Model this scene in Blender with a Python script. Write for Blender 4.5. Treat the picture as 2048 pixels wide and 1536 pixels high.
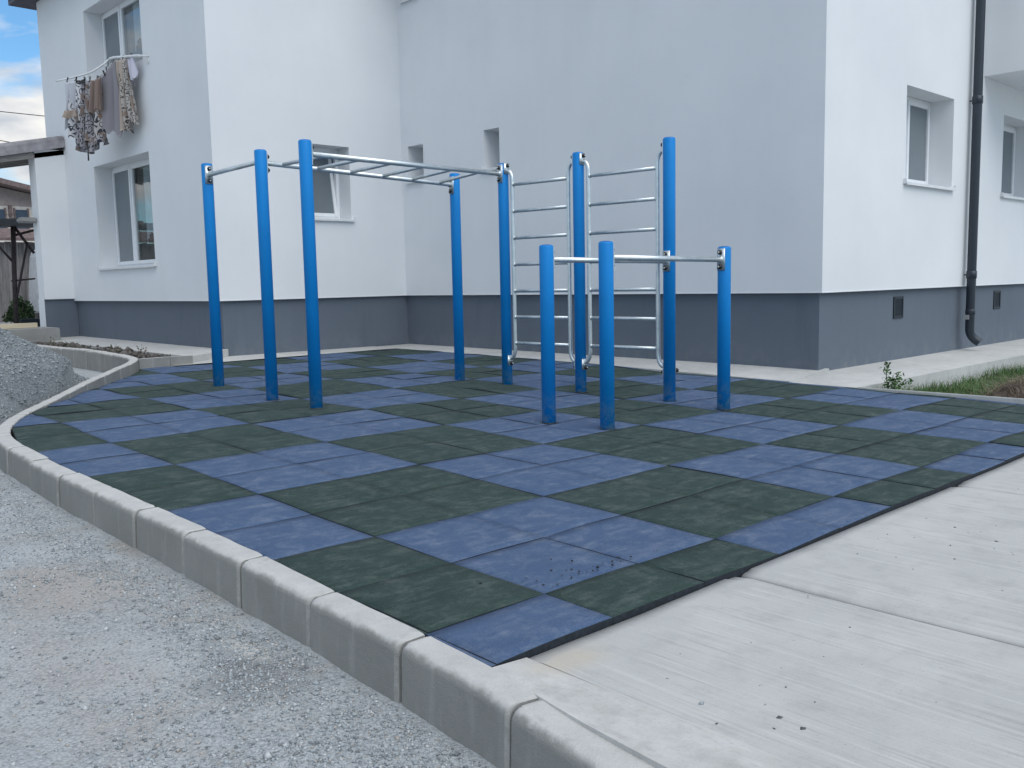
import bpy, bmesh, math, random
import numpy as np
from mathutils import Vector, Matrix
R_ = math.radians
random.seed(7); rng = np.random.default_rng(7)
scene = bpy.context.scene
for o in list(bpy.data.objects): bpy.data.objects.remove(o)
COL = scene.collection

# ------------------------------------------------------------------ camera, sky, sun, exposure
cam_d = bpy.data.cameras.new('camera'); cam = bpy.data.objects.new('camera', cam_d); COL.objects.link(cam)
cam_d.sensor_fit = 'HORIZONTAL'; cam_d.sensor_width = 36; cam_d.lens = 32.283; cam_d.clip_start = .05; cam_d.clip_end = 2000
xr = Vector((.723056, -.690491, -.020291)); yd = Vector((-.090716, -.065793, -.993701)); zf = Vector((.684807, .720342, -.110210))
cam.matrix_world = Matrix(((xr.x, -yd.x, -zf.x, -3.158033), (xr.y, -yd.y, -zf.y, -3.113899), (xr.z, -yd.z, -zf.z, 1.044793), (0, 0, 0, 1)))
scene.camera = cam
scene.view_settings.view_transform = 'Standard'; scene.view_settings.look = 'None'
scene.view_settings.exposure = 0.72; scene.view_settings.gamma = 1

SUN_EL, SUN_AZ = R_(54), R_(187)      # azimuth clockwise from +Y: sun behind the camera, towards -Y
world = bpy.data.worlds.new('World'); scene.world = world; world.use_nodes = True
def build_world():
    nt = world.node_tree; N = nt.nodes; Lk = nt.links; N.clear()
    out = N.new('ShaderNodeOutputWorld'); bg = N.new('ShaderNodeBackground'); bg.inputs[1].default_value = .10
    sky = N.new('ShaderNodeTexSky'); sky.sky_type = 'NISHITA'; sky.sun_disc = False
    sky.sun_elevation = SUN_EL; sky.sun_rotation = SUN_AZ; sky.air_density = 1.0; sky.dust_density = .6; sky.ozone_density = 1.6
    tc = N.new('ShaderNodeTexCoord'); mp = N.new('ShaderNodeMapping'); mp.inputs['Scale'].default_value = (1, 1, 2.6)
    mp.inputs['Location'].default_value = (4.75, 2.64, .31)
    nz = N.new('ShaderNodeTexNoise'); nz.inputs['Scale'].default_value = 6.5; nz.inputs['Detail'].default_value = 9; nz.inputs['Roughness'].default_value = .55
    nz.inputs['Distortion'].default_value = .25
    rp = N.new('ShaderNodeValToRGB'); rp.color_ramp.elements[0].position = .41; rp.color_ramp.elements[1].position = .57
    n2 = N.new('ShaderNodeTexNoise'); n2.inputs['Scale'].default_value = 12; n2.inputs['Detail'].default_value = 6
    cr = N.new('ShaderNodeValToRGB'); cr.color_ramp.elements[0].position = .35; cr.color_ramp.elements[1].position = .62
    cr.color_ramp.elements[0].color = (3.3, 3.6, 4.05, 1); cr.color_ramp.elements[1].color = (5.9, 5.85, 5.7, 1)
    mx = N.new('ShaderNodeMix'); mx.data_type = 'RGBA'
    Lk.new(tc.outputs['Generated'], mp.inputs[0]); Lk.new(mp.outputs[0], nz.inputs[0]); Lk.new(mp.outputs[0], n2.inputs[0])
    Lk.new(nz.outputs[0], rp.inputs[0]); Lk.new(n2.outputs[0], cr.inputs[0])
    Lk.new(rp.outputs[0], mx.inputs[0]); tint = N.new('ShaderNodeMix'); tint.data_type = 'RGBA'; tint.blend_type = 'MULTIPLY'; tint.inputs[0].default_value = 1; tint.inputs[7].default_value = (.56, .84, .99, 1); Lk.new(sky.outputs[0], tint.inputs[6]); Lk.new(tint.outputs[2], mx.inputs[6]); Lk.new(cr.outputs[0], mx.inputs[7])
    Lk.new(mx.outputs[2], bg.inputs[0]); Lk.new(bg.outputs[0], out.inputs[0])
build_world()
sun_d = bpy.data.lights.new('sun', 'SUN'); sun = bpy.data.objects.new('sun', sun_d); COL.objects.link(sun)
sun_d.energy = 1.2; sun_d.angle = R_(60); sun_d.color = (1, .965, .905)
sdir = Vector((math.sin(SUN_AZ)*math.cos(SUN_EL), math.cos(SUN_AZ)*math.cos(SUN_EL), math.sin(SUN_EL)))
sun.rotation_euler = (-sdir).to_track_quat('-Z', 'Y').to_euler()

# ------------------------------------------------------------------ helpers
def col(r, g, b): return (r, g, b, 1)
class NT:
    """small node-tree builder"""
    def __init__(s, name):
        s.m = bpy.data.materials.new(name); s.m.use_nodes = True; s.t = s.m.node_tree; s.n = s.t.nodes; s.n.clear()
        s.out = s.n.new('ShaderNodeOutputMaterial'); s.b = s.n.new('ShaderNodeBsdfPrincipled'); s.t.links.new(s.b.outputs[0], s.out.inputs[0])
        s.tc = s.n.new('ShaderNodeTexCoord')
    def link(s, a, b): s.t.links.new(a, b)
    def map(s, scale=(1, 1, 1), rot=(0, 0, 0), loc=(0, 0, 0)):
        m = s.n.new('ShaderNodeMapping'); m.inputs['Scale'].default_value = scale; m.inputs['Rotation'].default_value = rot
        m.inputs['Location'].default_value = loc; s.link(s.tc.outputs['Object'], m.inputs[0]); return m.outputs[0]
    def noise(s, scale, detail=4, rough=.55, vec=None, dist=0.):
        n = s.n.new('ShaderNodeTexNoise'); n.inputs['Scale'].default_value = scale; n.inputs['Detail'].default_value = detail
        n.inputs['Roughness'].default_value = rough; n.inputs['Distortion'].default_value = dist
        s.link(vec if vec is not None else s.tc.outputs['Object'], n.inputs[0]); return n.outputs[0]
    def voro(s, scale, vec=None, feature='F1', out=0):
        n = s.n.new('ShaderNodeTexVoronoi'); n.feature = feature; n.inputs['Scale'].default_value = scale
        s.link(vec if vec is not None else s.tc.outputs['Object'], n.inputs[0]); return n.outputs[out]
    def ramp(s, fac, stops):
        r = s.n.new('ShaderNodeValToRGB'); e = r.color_ramp.elements
        while len(e) < len(stops): e.new(.5)
        for k, (p, c) in enumerate(stops):
            e[k].position = p; e[k].color = c if len(c) == 4 else (*c, 1)
        s.link(fac, r.inputs[0]); return r.outputs[0]
    def val(s, fac, a, b, lo=0., hi=1.):
        r = s.n.new('ShaderNodeMapRange'); r.inputs[1].default_value = a; r.inputs[2].default_value = b; r.inputs[3].default_value = lo; r.inputs[4].default_value = hi
        s.link(fac, r.inputs[0]); return r.outputs[0]
    def mix(s, fac, a, b, mode='MIX'):
        m = s.n.new('ShaderNodeMix'); m.data_type = 'RGBA'; m.blend_type = mode
        for v, i in ((fac, 0), (a, 6), (b, 7)):
            if isinstance(v, (int, float)): m.inputs[i].default_value = v
            elif isinstance(v, tuple): m.inputs[i].default_value = v if len(v) == 4 else (*v, 1)
            else: s.link(v, m.inputs[i])
        return m.outputs[2]
    def math(s, op, a, b=0.):
        m = s.n.new('ShaderNodeMath'); m.operation = op
        for v, i in ((a, 0), (b, 1)):
            if isinstance(v, (int, float)): m.inputs[i].default_value = v
            else: s.link(v, m.inputs[i])
        return m.outputs[0]
    def sep(s):
        n = s.n.new('ShaderNodeSeparateXYZ'); s.link(s.tc.outputs['Object'], n.inputs[0]); return n.outputs
    def spot(s, cx, cy, rx, ry, soft=.5, jag=.35):
        m = s.map((1/rx, 1/ry, 0), (0, 0, 0), (-cx/rx, -cy/ry, 0)); l = s.n.new('ShaderNodeVectorMath'); l.operation = 'LENGTH'; s.link(m, l.inputs[0])
        d = s.math('ADD', l.outputs['Value'], s.math('MULTIPLY', s.math('SUBTRACT', s.noise(9, 5, .65), .5), jag*4)); return s.val(d, 1+soft*.5, 1-soft*.5)
    def base(s, c):
        if isinstance(c, tuple): s.b.inputs['Base Color'].default_value = c if len(c) == 4 else (*c, 1)
        else: s.link(c, s.b.inputs['Base Color'])
    def set(s, **k):
        for n, v in k.items():
            i = s.b.inputs[n.replace('_', ' ')]
            if isinstance(v, (int, float)): i.default_value = v
            else: s.link(v, i)
    def bump(s, h, strength=.3, dist=.01):
        b = s.n.new('ShaderNodeBump'); b.inputs['Strength'].default_value = strength; b.inputs['Distance'].default_value = dist
        s.link(h, b.inputs['Height']); s.link(b.outputs[0], s.b.inputs['Normal'])
MAT = {}
def simple(name, c, rough=.6, metal=0., var=.12, scale=8, bump=0., bscale=60):
    t = NT(name); n = t.noise(scale, 5)
    t.base(t.mix(t.val(n, .3, .7), tuple(v*(1-var) for v in c), tuple(min(1, v*(1+var)) for v in c)))
    t.set(Roughness=rough, Metallic=metal)
    if bump: t.bump(t.noise(bscale, 4), bump, .01)
    MAT[name] = t.m; return t.m

def link(name, me, mat=None, parent=None, smooth=False):
    o = bpy.data.objects.new(name, me); COL.objects.link(o)
    if mat:
        for m in (mat if isinstance(mat, list) else [mat]): me.materials.append(m)
    if smooth: me.polygons.foreach_set('use_smooth', [True]*len(me.polygons))
    if parent: o.parent = parent
    return o
class MB:
    def __init__(s): s.bm = bmesh.new()
    def box(s, x0, x1, y0, y1, z0, z1, bev=0, mi=0):
        a = bmesh.ops.create_cube(s.bm, size=1)['verts']
        bmesh.ops.scale(s.bm, vec=(x1-x0, y1-y0, z1-z0), verts=a); bmesh.ops.translate(s.bm, vec=((x0+x1)/2, (y0+y1)/2, (z0+z1)/2), verts=a)
        if mi:
            for f in {f for v in a for f in v.link_faces}: f.material_index = mi
        if bev: bmesh.ops.bevel(s.bm, geom=list({e for v in a for e in v.link_edges}), offset=bev, segments=2, affect='EDGES', clamp_overlap=True)
        return a
    def quad(s, *p, mi=0):
        f = s.bm.faces.new([s.bm.verts.new(q) for q in p]); f.material_index = mi; return f
    def tube(s, pts, r, seg=14, caps=True):
        pts = [Vector(p) for p in pts]; rings = []
        t = (pts[1]-pts[0]).normalized(); up = Vector((0, 0, 1)) if abs(t.z) < .9 else Vector((1, 0, 0)); nrm = t.cross(up).normalized()
        for k, p in enumerate(pts):
            a = pts[max(k-1, 0)]; b = pts[min(k+1, len(pts)-1)]; t = (b-a).normalized()
            nrm = (nrm - t*nrm.dot(t)).normalized(); bi = t.cross(nrm); rr = r[k] if isinstance(r, (list, tuple)) else r
            rings.append([s.bm.verts.new(p+(nrm*math.cos(2*math.pi*j/seg)+bi*math.sin(2*math.pi*j/seg))*rr) for j in range(seg)])
        for A, B in zip(rings, rings[1:]):
            for j in range(seg): s.bm.faces.new((A[j], A[(j+1) % seg], B[(j+1) % seg], B[j])).smooth = True
        if caps: s.bm.faces.new(rings[0][::-1]); s.bm.faces.new(rings[-1])
        return rings
    def lathe(s, c, axis, prof, seg=16):
        """prof = [(radius, height along axis)]"""
        c = Vector(c); ax = Vector(axis).normalized(); u = ax.orthogonal().normalized(); w = ax.cross(u); rings = []
        for r, h in prof: rings.append([s.bm.verts.new(c+ax*h+(u*math.cos(2*math.pi*j/seg)+w*math.sin(2*math.pi*j/seg))*max(r, 1e-4)) for j in range(seg)])
        for A, B in zip(rings, rings[1:]):
            for j in range(seg): s.bm.faces.new((A[j], A[(j+1) % seg], B[(j+1) % seg], B[j])).smooth = True
        s.bm.faces.new(rings[0][::-1]); s.bm.faces.new(rings[-1])
    def build(s, name, mat=None, parent=None, fix=True):
        if fix: bmesh.ops.recalc_face_normals(s.bm, faces=s.bm.faces)
        me = bpy.data.meshes.new(name); s.bm.to_mesh(me); s.bm.free(); return link(name, me, mat, parent)
def tag(o, label, cat, group=None, kind=None):
    o['label'] = label; o['category'] = cat
    if group: o['group'] = group
    if kind: o['kind'] = kind
    return o
def struct(o): o['kind'] = 'structure'; return o
def thing(name, label, cat, loc, group=None):
    o = bpy.data.objects.new(name, None); COL.objects.link(o); o.location = loc; o.empty_display_size = .1
    tag(o, label, cat, group); return o
def put(o, parent):                       # parent a world-space part to an Empty without moving it
    o.parent = parent; o.matrix_parent_inverse = Matrix.Translation(-Vector(parent.location)); return o
def mesh_np(name, V, F, mat=None, parent=None, smooth=False, mi=None):
    me = bpy.data.meshes.new(name); V = np.asarray(V, np.float32); F = np.asarray(F, np.int32); k = F.shape[1]
    me.vertices.add(len(V)); me.vertices.foreach_set('co', V.ravel()); me.loops.add(F.size); me.loops.foreach_set('vertex_index', F.ravel())
    me.polygons.add(len(F)); me.polygons.foreach_set('loop_start', np.arange(0, F.size, k, dtype=np.int32))
    if mi is not None: me.polygons.foreach_set('material_index', np.asarray(mi, np.int32))
    me.update(); me.validate(); return link(name, me, mat, parent, smooth)
def catmull(P, n=10):
    P = [np.array(p, float) for p in P]; P = [2*P[0]-P[1]]+P+[2*P[-1]-P[-2]]; out = []
    for a, b, c, d in zip(P, P[1:], P[2:], P[3:]):
        for k in range(n):
            t = k/n; out.append(.5*((2*b)+(c-a)*t+(2*a-5*b+4*c-d)*t*t+(3*b-a-3*c+d)*t**3))
    out.append(P[-2]); return np.array(out)
_tab = rng.random((256, 256))
def vnoise(x, y, oct=4, gain=.5):
    x = np.asarray(x, float); y = np.asarray(y, float); tot = np.zeros(np.broadcast(x, y).shape); amp = 1; s = 0
    for k in range(oct):
        X = x*2**k+17.3*k; Y = y*2**k+9.1*k; i = np.floor(X).astype(int); j = np.floor(Y).astype(int); u = X-i; v = Y-j
        u = u*u*(3-2*u); v = v*v*(3-2*v); T = lambda a, b: _tab[a % 256, b % 256]
        tot = tot+amp*((T(i, j)*(1-u)+T(i+1, j)*u)*(1-v)+(T(i, j+1)*(1-u)+T(i+1, j+1)*u)*v); s += amp; amp *= gain
    return tot/s
def G(x, y):                              # gentle fall of the paved court
    y = np.minimum(np.asarray(y, float), 9.); return -.006*np.asarray(x, float)+.018*y-.0018*np.maximum(0, y-4)**2
def Gf(x, y): return float(G(x, y))
def sstep(a, b, x): t = np.clip((x-a)/(b-a), 0, 1); return t*t*(3-2*t)

# ------------------------------------------------------------------ materials
def mat_wall():
    t = NT('white_plaster'); n1 = t.noise(.7, 4); n2 = t.noise(5, 5)
    c = t.mix(t.val(n1, .3, .7), (.735, .755, .775), (.80, .815, .83)); c = t.mix(t.math('MULTIPLY', t.val(n2, .62, .8), .14), c, (.62, .64, .66)); wx = t.noise(1, 5, .6, t.map((3, 3, .35))); c = t.mix(t.math('MULTIPLY', t.val(wx, .5, .72), .13), c, (.66, .675, .69))
    t.base(c); t.set(Roughness=.9); t.set(**{'Specular_IOR_Level': .2}); t.bump(t.noise(160, 3), .12, .004); return t.m
def mat_plinth():
    t = NT('grey_plinth_plaster'); n1 = t.noise(1.1, 5); n2 = t.noise(300, 2)
    c = t.mix(t.val(n1, .3, .7), (.105, .130, .165), (.122, .148, .185)); c = t.mix(t.val(n2, .35, .75), c, (.145, .17, .205))
    ws = t.noise(1, 5, .6, t.map((5, 5, .8))); c = t.mix(t.math('MULTIPLY', t.val(ws, .52, .72), .3), c, (.085, .105, .135))
    z = t.sep()[2]; dust = t.math('MULTIPLY', t.val(z, .34, .02), t.val(t.noise(7, 5), .45, .75)); c = t.mix(t.math('MULTIPLY', dust, .35), c, (.27, .28, .28))
    t.base(c); t.set(Roughness=.9); t.bump(n2, .3, .004); return t.m
def mat_concrete(name, a, b, streak=None, spec=.3, grain=120, gb=.25):
    t = NT(name); n1 = t.noise(1.7, 6, .6); n2 = t.noise(grain, 3); n3 = t.noise(9, 6, .65)
    c = t.mix(t.val(n1, .3, .7), a, b); c = t.mix(t.math('MULTIPLY', t.val(n3, .48, .74), .5), c, tuple(v*.78 for v in a)); c = t.mix(t.math('MULTIPLY', t.val(t.noise(.8, 5, .6, None, .5), .5, .68), .3), c, tuple(min(1, v*1.12) for v in b)); c = t.mix(t.math('MULTIPLY', t.val(n2, .55, .8), .3), c, tuple(v*.62 for v in a))
    h = n2
    if streak:
        s1 = t.noise(1, 5, .6, t.map(streak)); fd = t.val(t.sep()[1], -1.37, -1.45); brk = t.val(t.noise(5, 5, .6), .35, .6); k1 = t.math('MULTIPLY', fd, brk)
        c = t.mix(t.math('MULTIPLY', t.math('MULTIPLY', t.val(s1, .53, .72), .55), k1), c, tuple(v*.60 for v in a)); c = t.mix(t.math('MULTIPLY', t.math('MULTIPLY', t.val(s1, .45, .3), .45), fd), c, tuple(min(1, v*1.2) for v in b))
        c = t.mix(t.math('MULTIPLY', t.spot(-1.33, -1.40, .12, .06, 1.2), .45), c, (.52, .44, .33)); pt = t.voro(34); c = t.mix(t.math('MULTIPLY', t.val(pt, .07, .04), t.val(t.noise(3, 3), .5, .62)), c, tuple(v*.5 for v in a))
        h = t.math('ADD', s1, t.math('MULTIPLY', n2, .4))
    t.base(c); t.set(Roughness=.92); t.set(**{'Specular_IOR_Level': spec}); t.bump(h, gb, .006); return t.m
def mat_kerb(smear=False):
    t = NT('kerb_mortar' if smear else 'kerb_concrete'); X = t.sep(); g = t.n.new('ShaderNodeNewGeometry'); sn = t.n.new('ShaderNodeSeparateXYZ'); t.link(g.outputs['Normal'], sn.inputs[0])
    n1 = t.noise(3, 6, .6); n2 = t.noise(160, 3); n3 = t.noise(1, 4, .6, t.map((14, 14, 2.2)))
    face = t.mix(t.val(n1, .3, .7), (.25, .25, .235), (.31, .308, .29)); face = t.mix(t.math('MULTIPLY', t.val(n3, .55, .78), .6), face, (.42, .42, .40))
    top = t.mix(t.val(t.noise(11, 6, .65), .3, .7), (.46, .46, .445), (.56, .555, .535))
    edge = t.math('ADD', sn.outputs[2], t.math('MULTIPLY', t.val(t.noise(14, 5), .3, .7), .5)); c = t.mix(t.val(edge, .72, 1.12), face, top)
    if smear: c = t.mix(t.math('MULTIPLY', t.val(t.noise(26, 6, .7), .40, .62), .45), c, (.50, .49, .47))
    c = t.mix(t.math('MULTIPLY', t.val(n2, .55, .8), .3), c, (.2, .2, .2))
    t.base(c); t.set(Roughness=.93); t.set(**{'Specular_IOR_Level': .25}); t.bump(t.math('ADD', n2, t.math('MULTIPLY', t.noise(25, 4), 1.2)), .35, .006); return t.m
def mat_rubber(name, a, b, dust):
    t = NT(name); n1 = t.noise(2.3, 5, .6); gr = t.voro(260); st = t.noise(1, 6, .62, t.map((7, 26, 20), (0, 0, R_(43)))); bl = t.noise(5.5, 7, .68, None, .6)
    c = t.mix(t.val(n1, .3, .7), a, b); c = t.mix(t.math('MULTIPLY', t.val(gr, .2, .75), .35), c, tuple(v*.55 for v in a))
    d = t.math('MULTIPLY', t.val(st, .44, .72), t.val(bl, .40, .66)); c = t.mix(t.math('MULTIPLY', d, .55), c, dust); c = t.mix(t.math('MULTIPLY', t.val(t.noise(11, 8, .78, None, .4), .50, .78), .55), c, dust)
    sp = t.noise(170, 3, .7); c = t.mix(t.math('MULTIPLY', t.val(sp, .56, .74), .38), c, dust); c = t.mix(t.math('MULTIPLY', t.val(sp, .44, .28), .5), c, tuple(v*.5 for v in a))
    t.base(c); t.set(Roughness=.88); t.set(**{'Specular_IOR_Level': .35}); t.bump(t.math('ADD', gr, t.math('MULTIPLY', bl, .6)), .35, .004); return t.m
def mat_gravel(name='gravel_ground', fresh=False):
    t = NT(name); v = t.voro(95); vc = t.voro(95, None, 'F1', 1); f = t.noise(300, 3); w = t.noise(.9, 6, .6, None, .4); w2 = t.noise(2.1, 6, .6, t.map((1, 1, 1), (0, 0, 0), (5, 3, 0)), .5)
    bw = t.n.new('ShaderNodeRGBToBW'); t.link(vc, bw.inputs[0])
    g = t.mix(bw.outputs[0], *(((.17, .19, .20), (.34, .365, .375)) if fresh else ((.25, .275, .29), (.50, .53, .545))))
    if not fresh:
        fine = t.mix(t.val(f, .3, .7), (.40, .432, .445), (.495, .525, .535)); g = t.mix(t.val(t.noise(4, 6, .65), .42, .6), fine, g)
        g = t.mix(t.math('MULTIPLY', t.val(w2, .52, .66), .5), g, (.40, .365, .325)); g = t.mix(t.math('MULTIPLY', t.val(w, .6, .72), .55), g, (.54, .545, .535))
    if not fresh:
        for (q, k, c_) in (((-2.0, .72, .26, .34, 1.), .55, (.40, .345, .295)), ((-2.25, -.1, .35, .5, 1.2), .35, (.44, .42, .40)), ((-1.86, -.56, .15, .16, .8), .75, (.20, .205, .205)), ((-1.80, -.36, .10, .17, .8), .35, (.24, .25, .25)), ((-1.77, -.36, .035, .11, 1.), .6, (.70, .68, .62)), ((-1.62, 1.1, .05, .16, 1.), .5, (.33, .27, .21))):
            g = t.mix(t.math('MULTIPLY', t.spot(*q), k), g, c_)
    g = t.mix(t.math('MULTIPLY', t.val(v, .35, .75), .4), g, (.19, .195, .20))
    t.base(g); t.set(Roughness=.95); t.set(**{'Specular_IOR_Level': .2}); t.bump(t.math('ADD', t.math('MULTIPLY', v, -1), t.math('MULTIPLY', f, .4)), .55, .008); return t.m
def mat_post():
    t = NT('blue_powder_coat'); n = t.noise(6, 5); z = t.sep()[2]; b = t.noise(22, 6, .65)
    c = t.mix(t.val(n, .3, .7), (.002, .225, .62), (.003, .245, .67))
    dust = t.math('MULTIPLY', t.val(z, .26, .04), t.val(b, .44, .56)); c = t.mix(t.math('MULTIPLY', dust, .7), c, (.20, .36, .52))
    sc = t.noise(1, 5, .6, t.map((60, 60, 5))); c = t.mix(t.math('MULTIPLY', t.val(sc, .72, .8), .4), c, (.2, .35, .55))
    t.base(c); t.set(Roughness=.5); t.set(**{'Specular_IOR_Level': .35}); t.bump(t.noise(240, 2), .05, .002); return t.m
def mat_galv():
    t = NT('galvanised_steel'); n = t.noise(14, 5); s = t.noise(1, 4, .6, t.map((40, 40, 40)))
    t.base(t.mix(t.val(n, .3, .7), (.60, .66, .68), (.76, .80, .80))); t.set(Metallic=.8, Roughness=t.val(s, .3, .7, .26, .42)); t.bump(t.noise(90, 3), .04, .002); return t.m
def mat_cloth(name, base, alt=None, pat=None, scale=14):
    t = NT(name); w = t.noise(420, 2); c = base
    if pat:
        ds = t.noise(6, 3); mp = t.n.new('ShaderNodeVectorMath'); mp.operation = 'ADD'; cm = t.n.new('ShaderNodeVectorMath'); cm.operation = 'SCALE'; cm.inputs['Scale'].default_value = .12
        nn = t.n.new('ShaderNodeTexNoise'); nn.inputs['Scale'].default_value = 9; t.link(t.tc.outputs['Object'], nn.inputs[0]); t.link(nn.outputs[1], cm.inputs[0])
        t.link(t.tc.outputs['Object'], mp.inputs[0]); t.link(cm.outputs[0], mp.inputs[1])
        d = t.voro(scale, mp.outputs[0]); ring = t.math('ABSOLUTE', t.math('SUBTRACT', t.math('FRACT', t.math('MULTIPLY', d, 2.6)), .5))
        line = t.val(ring, .30, .38); c = t.mix(line, base, pat)
        if alt: c = t.mix(t.val(t.noise(5, 3), .55, .62), c, alt)
    t.base(t.mix(t.math('MULTIPLY', t.val(w, .4, .7), .12), c, (.2, .2, .2))); t.set(Roughness=.95); t.set(**{'Sheen_Weight': .1}); return t.m
def mat_wood(name, a, b, sc=(30, 30, 2)):
    t = NT(name); n = t.noise(1, 6, .65, t.map(sc), .6); k = t.noise(3, 4)
    c = t.mix(t.val(n, .3, .7), a, b); c = t.mix(t.math('MULTIPLY', t.val(k, .5, .75), .4), c, tuple(v*.6 for v in a)); t.base(c); t.set(Roughness=.85); t.bump(n, .3, .006); return t.m
def mat_leaf(name, a, b):
    t = NT(name); g = t.n.new('ShaderNodeObjectInfo'); n = t.noise(9, 3); t.base(t.mix(t.val(n, .3, .7), a, b)); t.set(Roughness=.6); t.set(**{'Specular_IOR_Level': .3}); return t.m
def mat_glass(name, c, rough=.04):
    t = NT(name); n = t.noise(.9, 2); t.base(t.mix(t.val(n, .3, .7), tuple(v*.9 for v in c), tuple(v*1.1 for v in c))); t.set(Roughness=rough, IOR=1.5); t.bump(t.noise(2.2, 1), .012, .02); return t.m
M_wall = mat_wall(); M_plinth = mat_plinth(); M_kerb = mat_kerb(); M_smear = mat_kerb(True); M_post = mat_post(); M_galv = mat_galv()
M_slab = mat_concrete('brushed_concrete', (.445, .45, .435), (.53, .53, .51), (95, 2.2, 10), .25, 160, .35)
M_band = mat_concrete('mortar', (.40, .395, .375), (.58, .575, .555), (14, 5, 10), .2, 90, .6)
M_apron = mat_concrete('apron_concrete', (.46, .465, .45), (.58, .58, .56), (18, 12, 18), .2)
M_dkconc = mat_concrete('rough_concrete', (.27, .27, .262), (.36, .36, .35))
M_blue = mat_rubber('blue_rubber', (.056, .101, .196), (.073, .123, .226), (.235, .275, .34))
M_green = mat_rubber('green_rubber', (.021, .045, .040), (.032, .059, .053), (.145, .175, .165))
M_black = simple('black_plastic', (.012, .013, .016), .35)
M_gravel = mat_gravel(); M_heap = mat_gravel('heap_gravel', True)
M_upvc = simple('white_upvc', (.82, .84, .86), .3, var=.03)
M_sill = simple('white_sill', (.72, .74, .75), .45, var=.06)
M_pipe = simple('anthracite_pipe', (.022, .03, .042), .38, var=.1)
M_vent = simple('dark_vent', (.014, .02, .03), .5)
M_tileroof = simple('dark_roof_tile', (.075, .075, .095), .7, var=.25, scale=5)
M_soil = simple('dry_soil', (.085, .075, .066), .95, var=.5, scale=14, bump=.8, bscale=30)
M_dirt = simple('dirt', (.26, .235, .2), .95, var=.25, scale=3, bump=.5, bscale=40)
M_line = simple('white_paint_steel', (.78, .79, .79), .35)
M_rust = simple('rusty_steel', (.055, .042, .042), .7, var=.35, scale=20)
M_plank = mat_wood('fresh_pine', (.56, .47, .33), (.66, .58, .43), (3, 30, 30))
M_fence = mat_wood('weathered_board', (.15, .14, .14), (.34, .325, .325), (16, 16, .9))
M_brownroof = simple('brown_roof_tile', (.17, .125, .12), .85, var=.3, scale=12)
M_pane = mat_glass('window_pane', (.17, .20, .22)); M_dpane = mat_glass('dark_pane', (.035, .045, .055))
M_room = simple('room_shade', (.20, .185, .17), .9)  # dark brown colour stands in for the shade inside the room
def mat_clear():
    t = NT('clear_glass'); t.n.remove(t.b); tr = t.n.new('ShaderNodeBsdfTransparent'); gl = t.n.new('ShaderNodeBsdfGlossy'); mx = t.n.new('ShaderNodeMixShader'); fr = t.n.new('ShaderNodeLayerWeight')
    tr.inputs[0].default_value = (.8, .84, .85, 1); gl.inputs['Roughness'].default_value = .02; fr.inputs[0].default_value = .5; f3 = t.math('ADD', t.math('MULTIPLY', t.math('POWER', fr.outputs['Facing'], 3), .6), .05); t.link(f3, mx.inputs[0]); t.link(tr.outputs[0], mx.inputs[1]); t.link(gl.outputs[0], mx.inputs[2]); t.link(mx.outputs[0], t.out.inputs[0]); return t.m
M_clear = mat_clear(); M_curtain = simple('sheer_curtain', (.75, .77, .78), .9)

# ------------------------------------------------------------------ ground sheet
KERB_IN = catmull([(-1.74, -3.6), (-1.617, -1.93), (-1.542, -1.34), (-1.508, -.5), (-1.478, .5), (-1.474, 1.5), (-1.47, 2.5), (-1.42, 3.4), (-1.3, 3.98), (-1.01, 4.64), (-.59, 5.25),
                   (-.1, 5.95), (.4, 6.62), (.8, 7.15), (1.04, 7.6), (1.17, 8.1), (1.25, 8.8), (1.3, 10), (1.3, 11.5), (1.22, 13.4)], 12)
def axis(lo, hi, a, b, step):
    c = np.arange(a, b+step/2, step); w = np.array([1, 2, 4, 8, 16, 32, 64, 128.])*.5
    return np.concatenate([np.r_[lo, (a-w)[::-1][np.where((a-w)[::-1] > lo)]], c, (b+w)[b+w < hi], [hi]])
def ground_z(x, y):
    z = G(np.clip(x, -6, 8), np.clip(y, -4, 9))-.165+.05*sstep(6, 10, y)
    z = z+(vnoise(x*1.1, y*1.1, 3)-.5)*.05*sstep(-3.2, -3, x+0*y)+(vnoise(x*7, y*7, 3)-.5)*.016
    z = z+.36*sstep(12.9, 13.6, y)*sstep(3.2, 2.6, x-np.maximum(0, y-16)*2.)
    return z
gx = axis(-300, 300, -4, 2.2, .05); gy = axis(-300, 300, -3.6, 9, .05)
GX, GY = np.meshgrid(gx, gy, indexing='ij'); GZ = ground_z(GX, GY); nx, ny = GX.shape
idx = np.arange(nx*ny).reshape(nx, ny); F = np.stack([idx[:-1, :-1], idx[1:, :-1], idx[1:, 1:], idx[:-1, 1:]], -1).reshape(-1, 4)
struct(mesh_np('ground', np.stack([GX, GY, GZ], -1).reshape(-1, 3), F, M_gravel, smooth=True))

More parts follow.
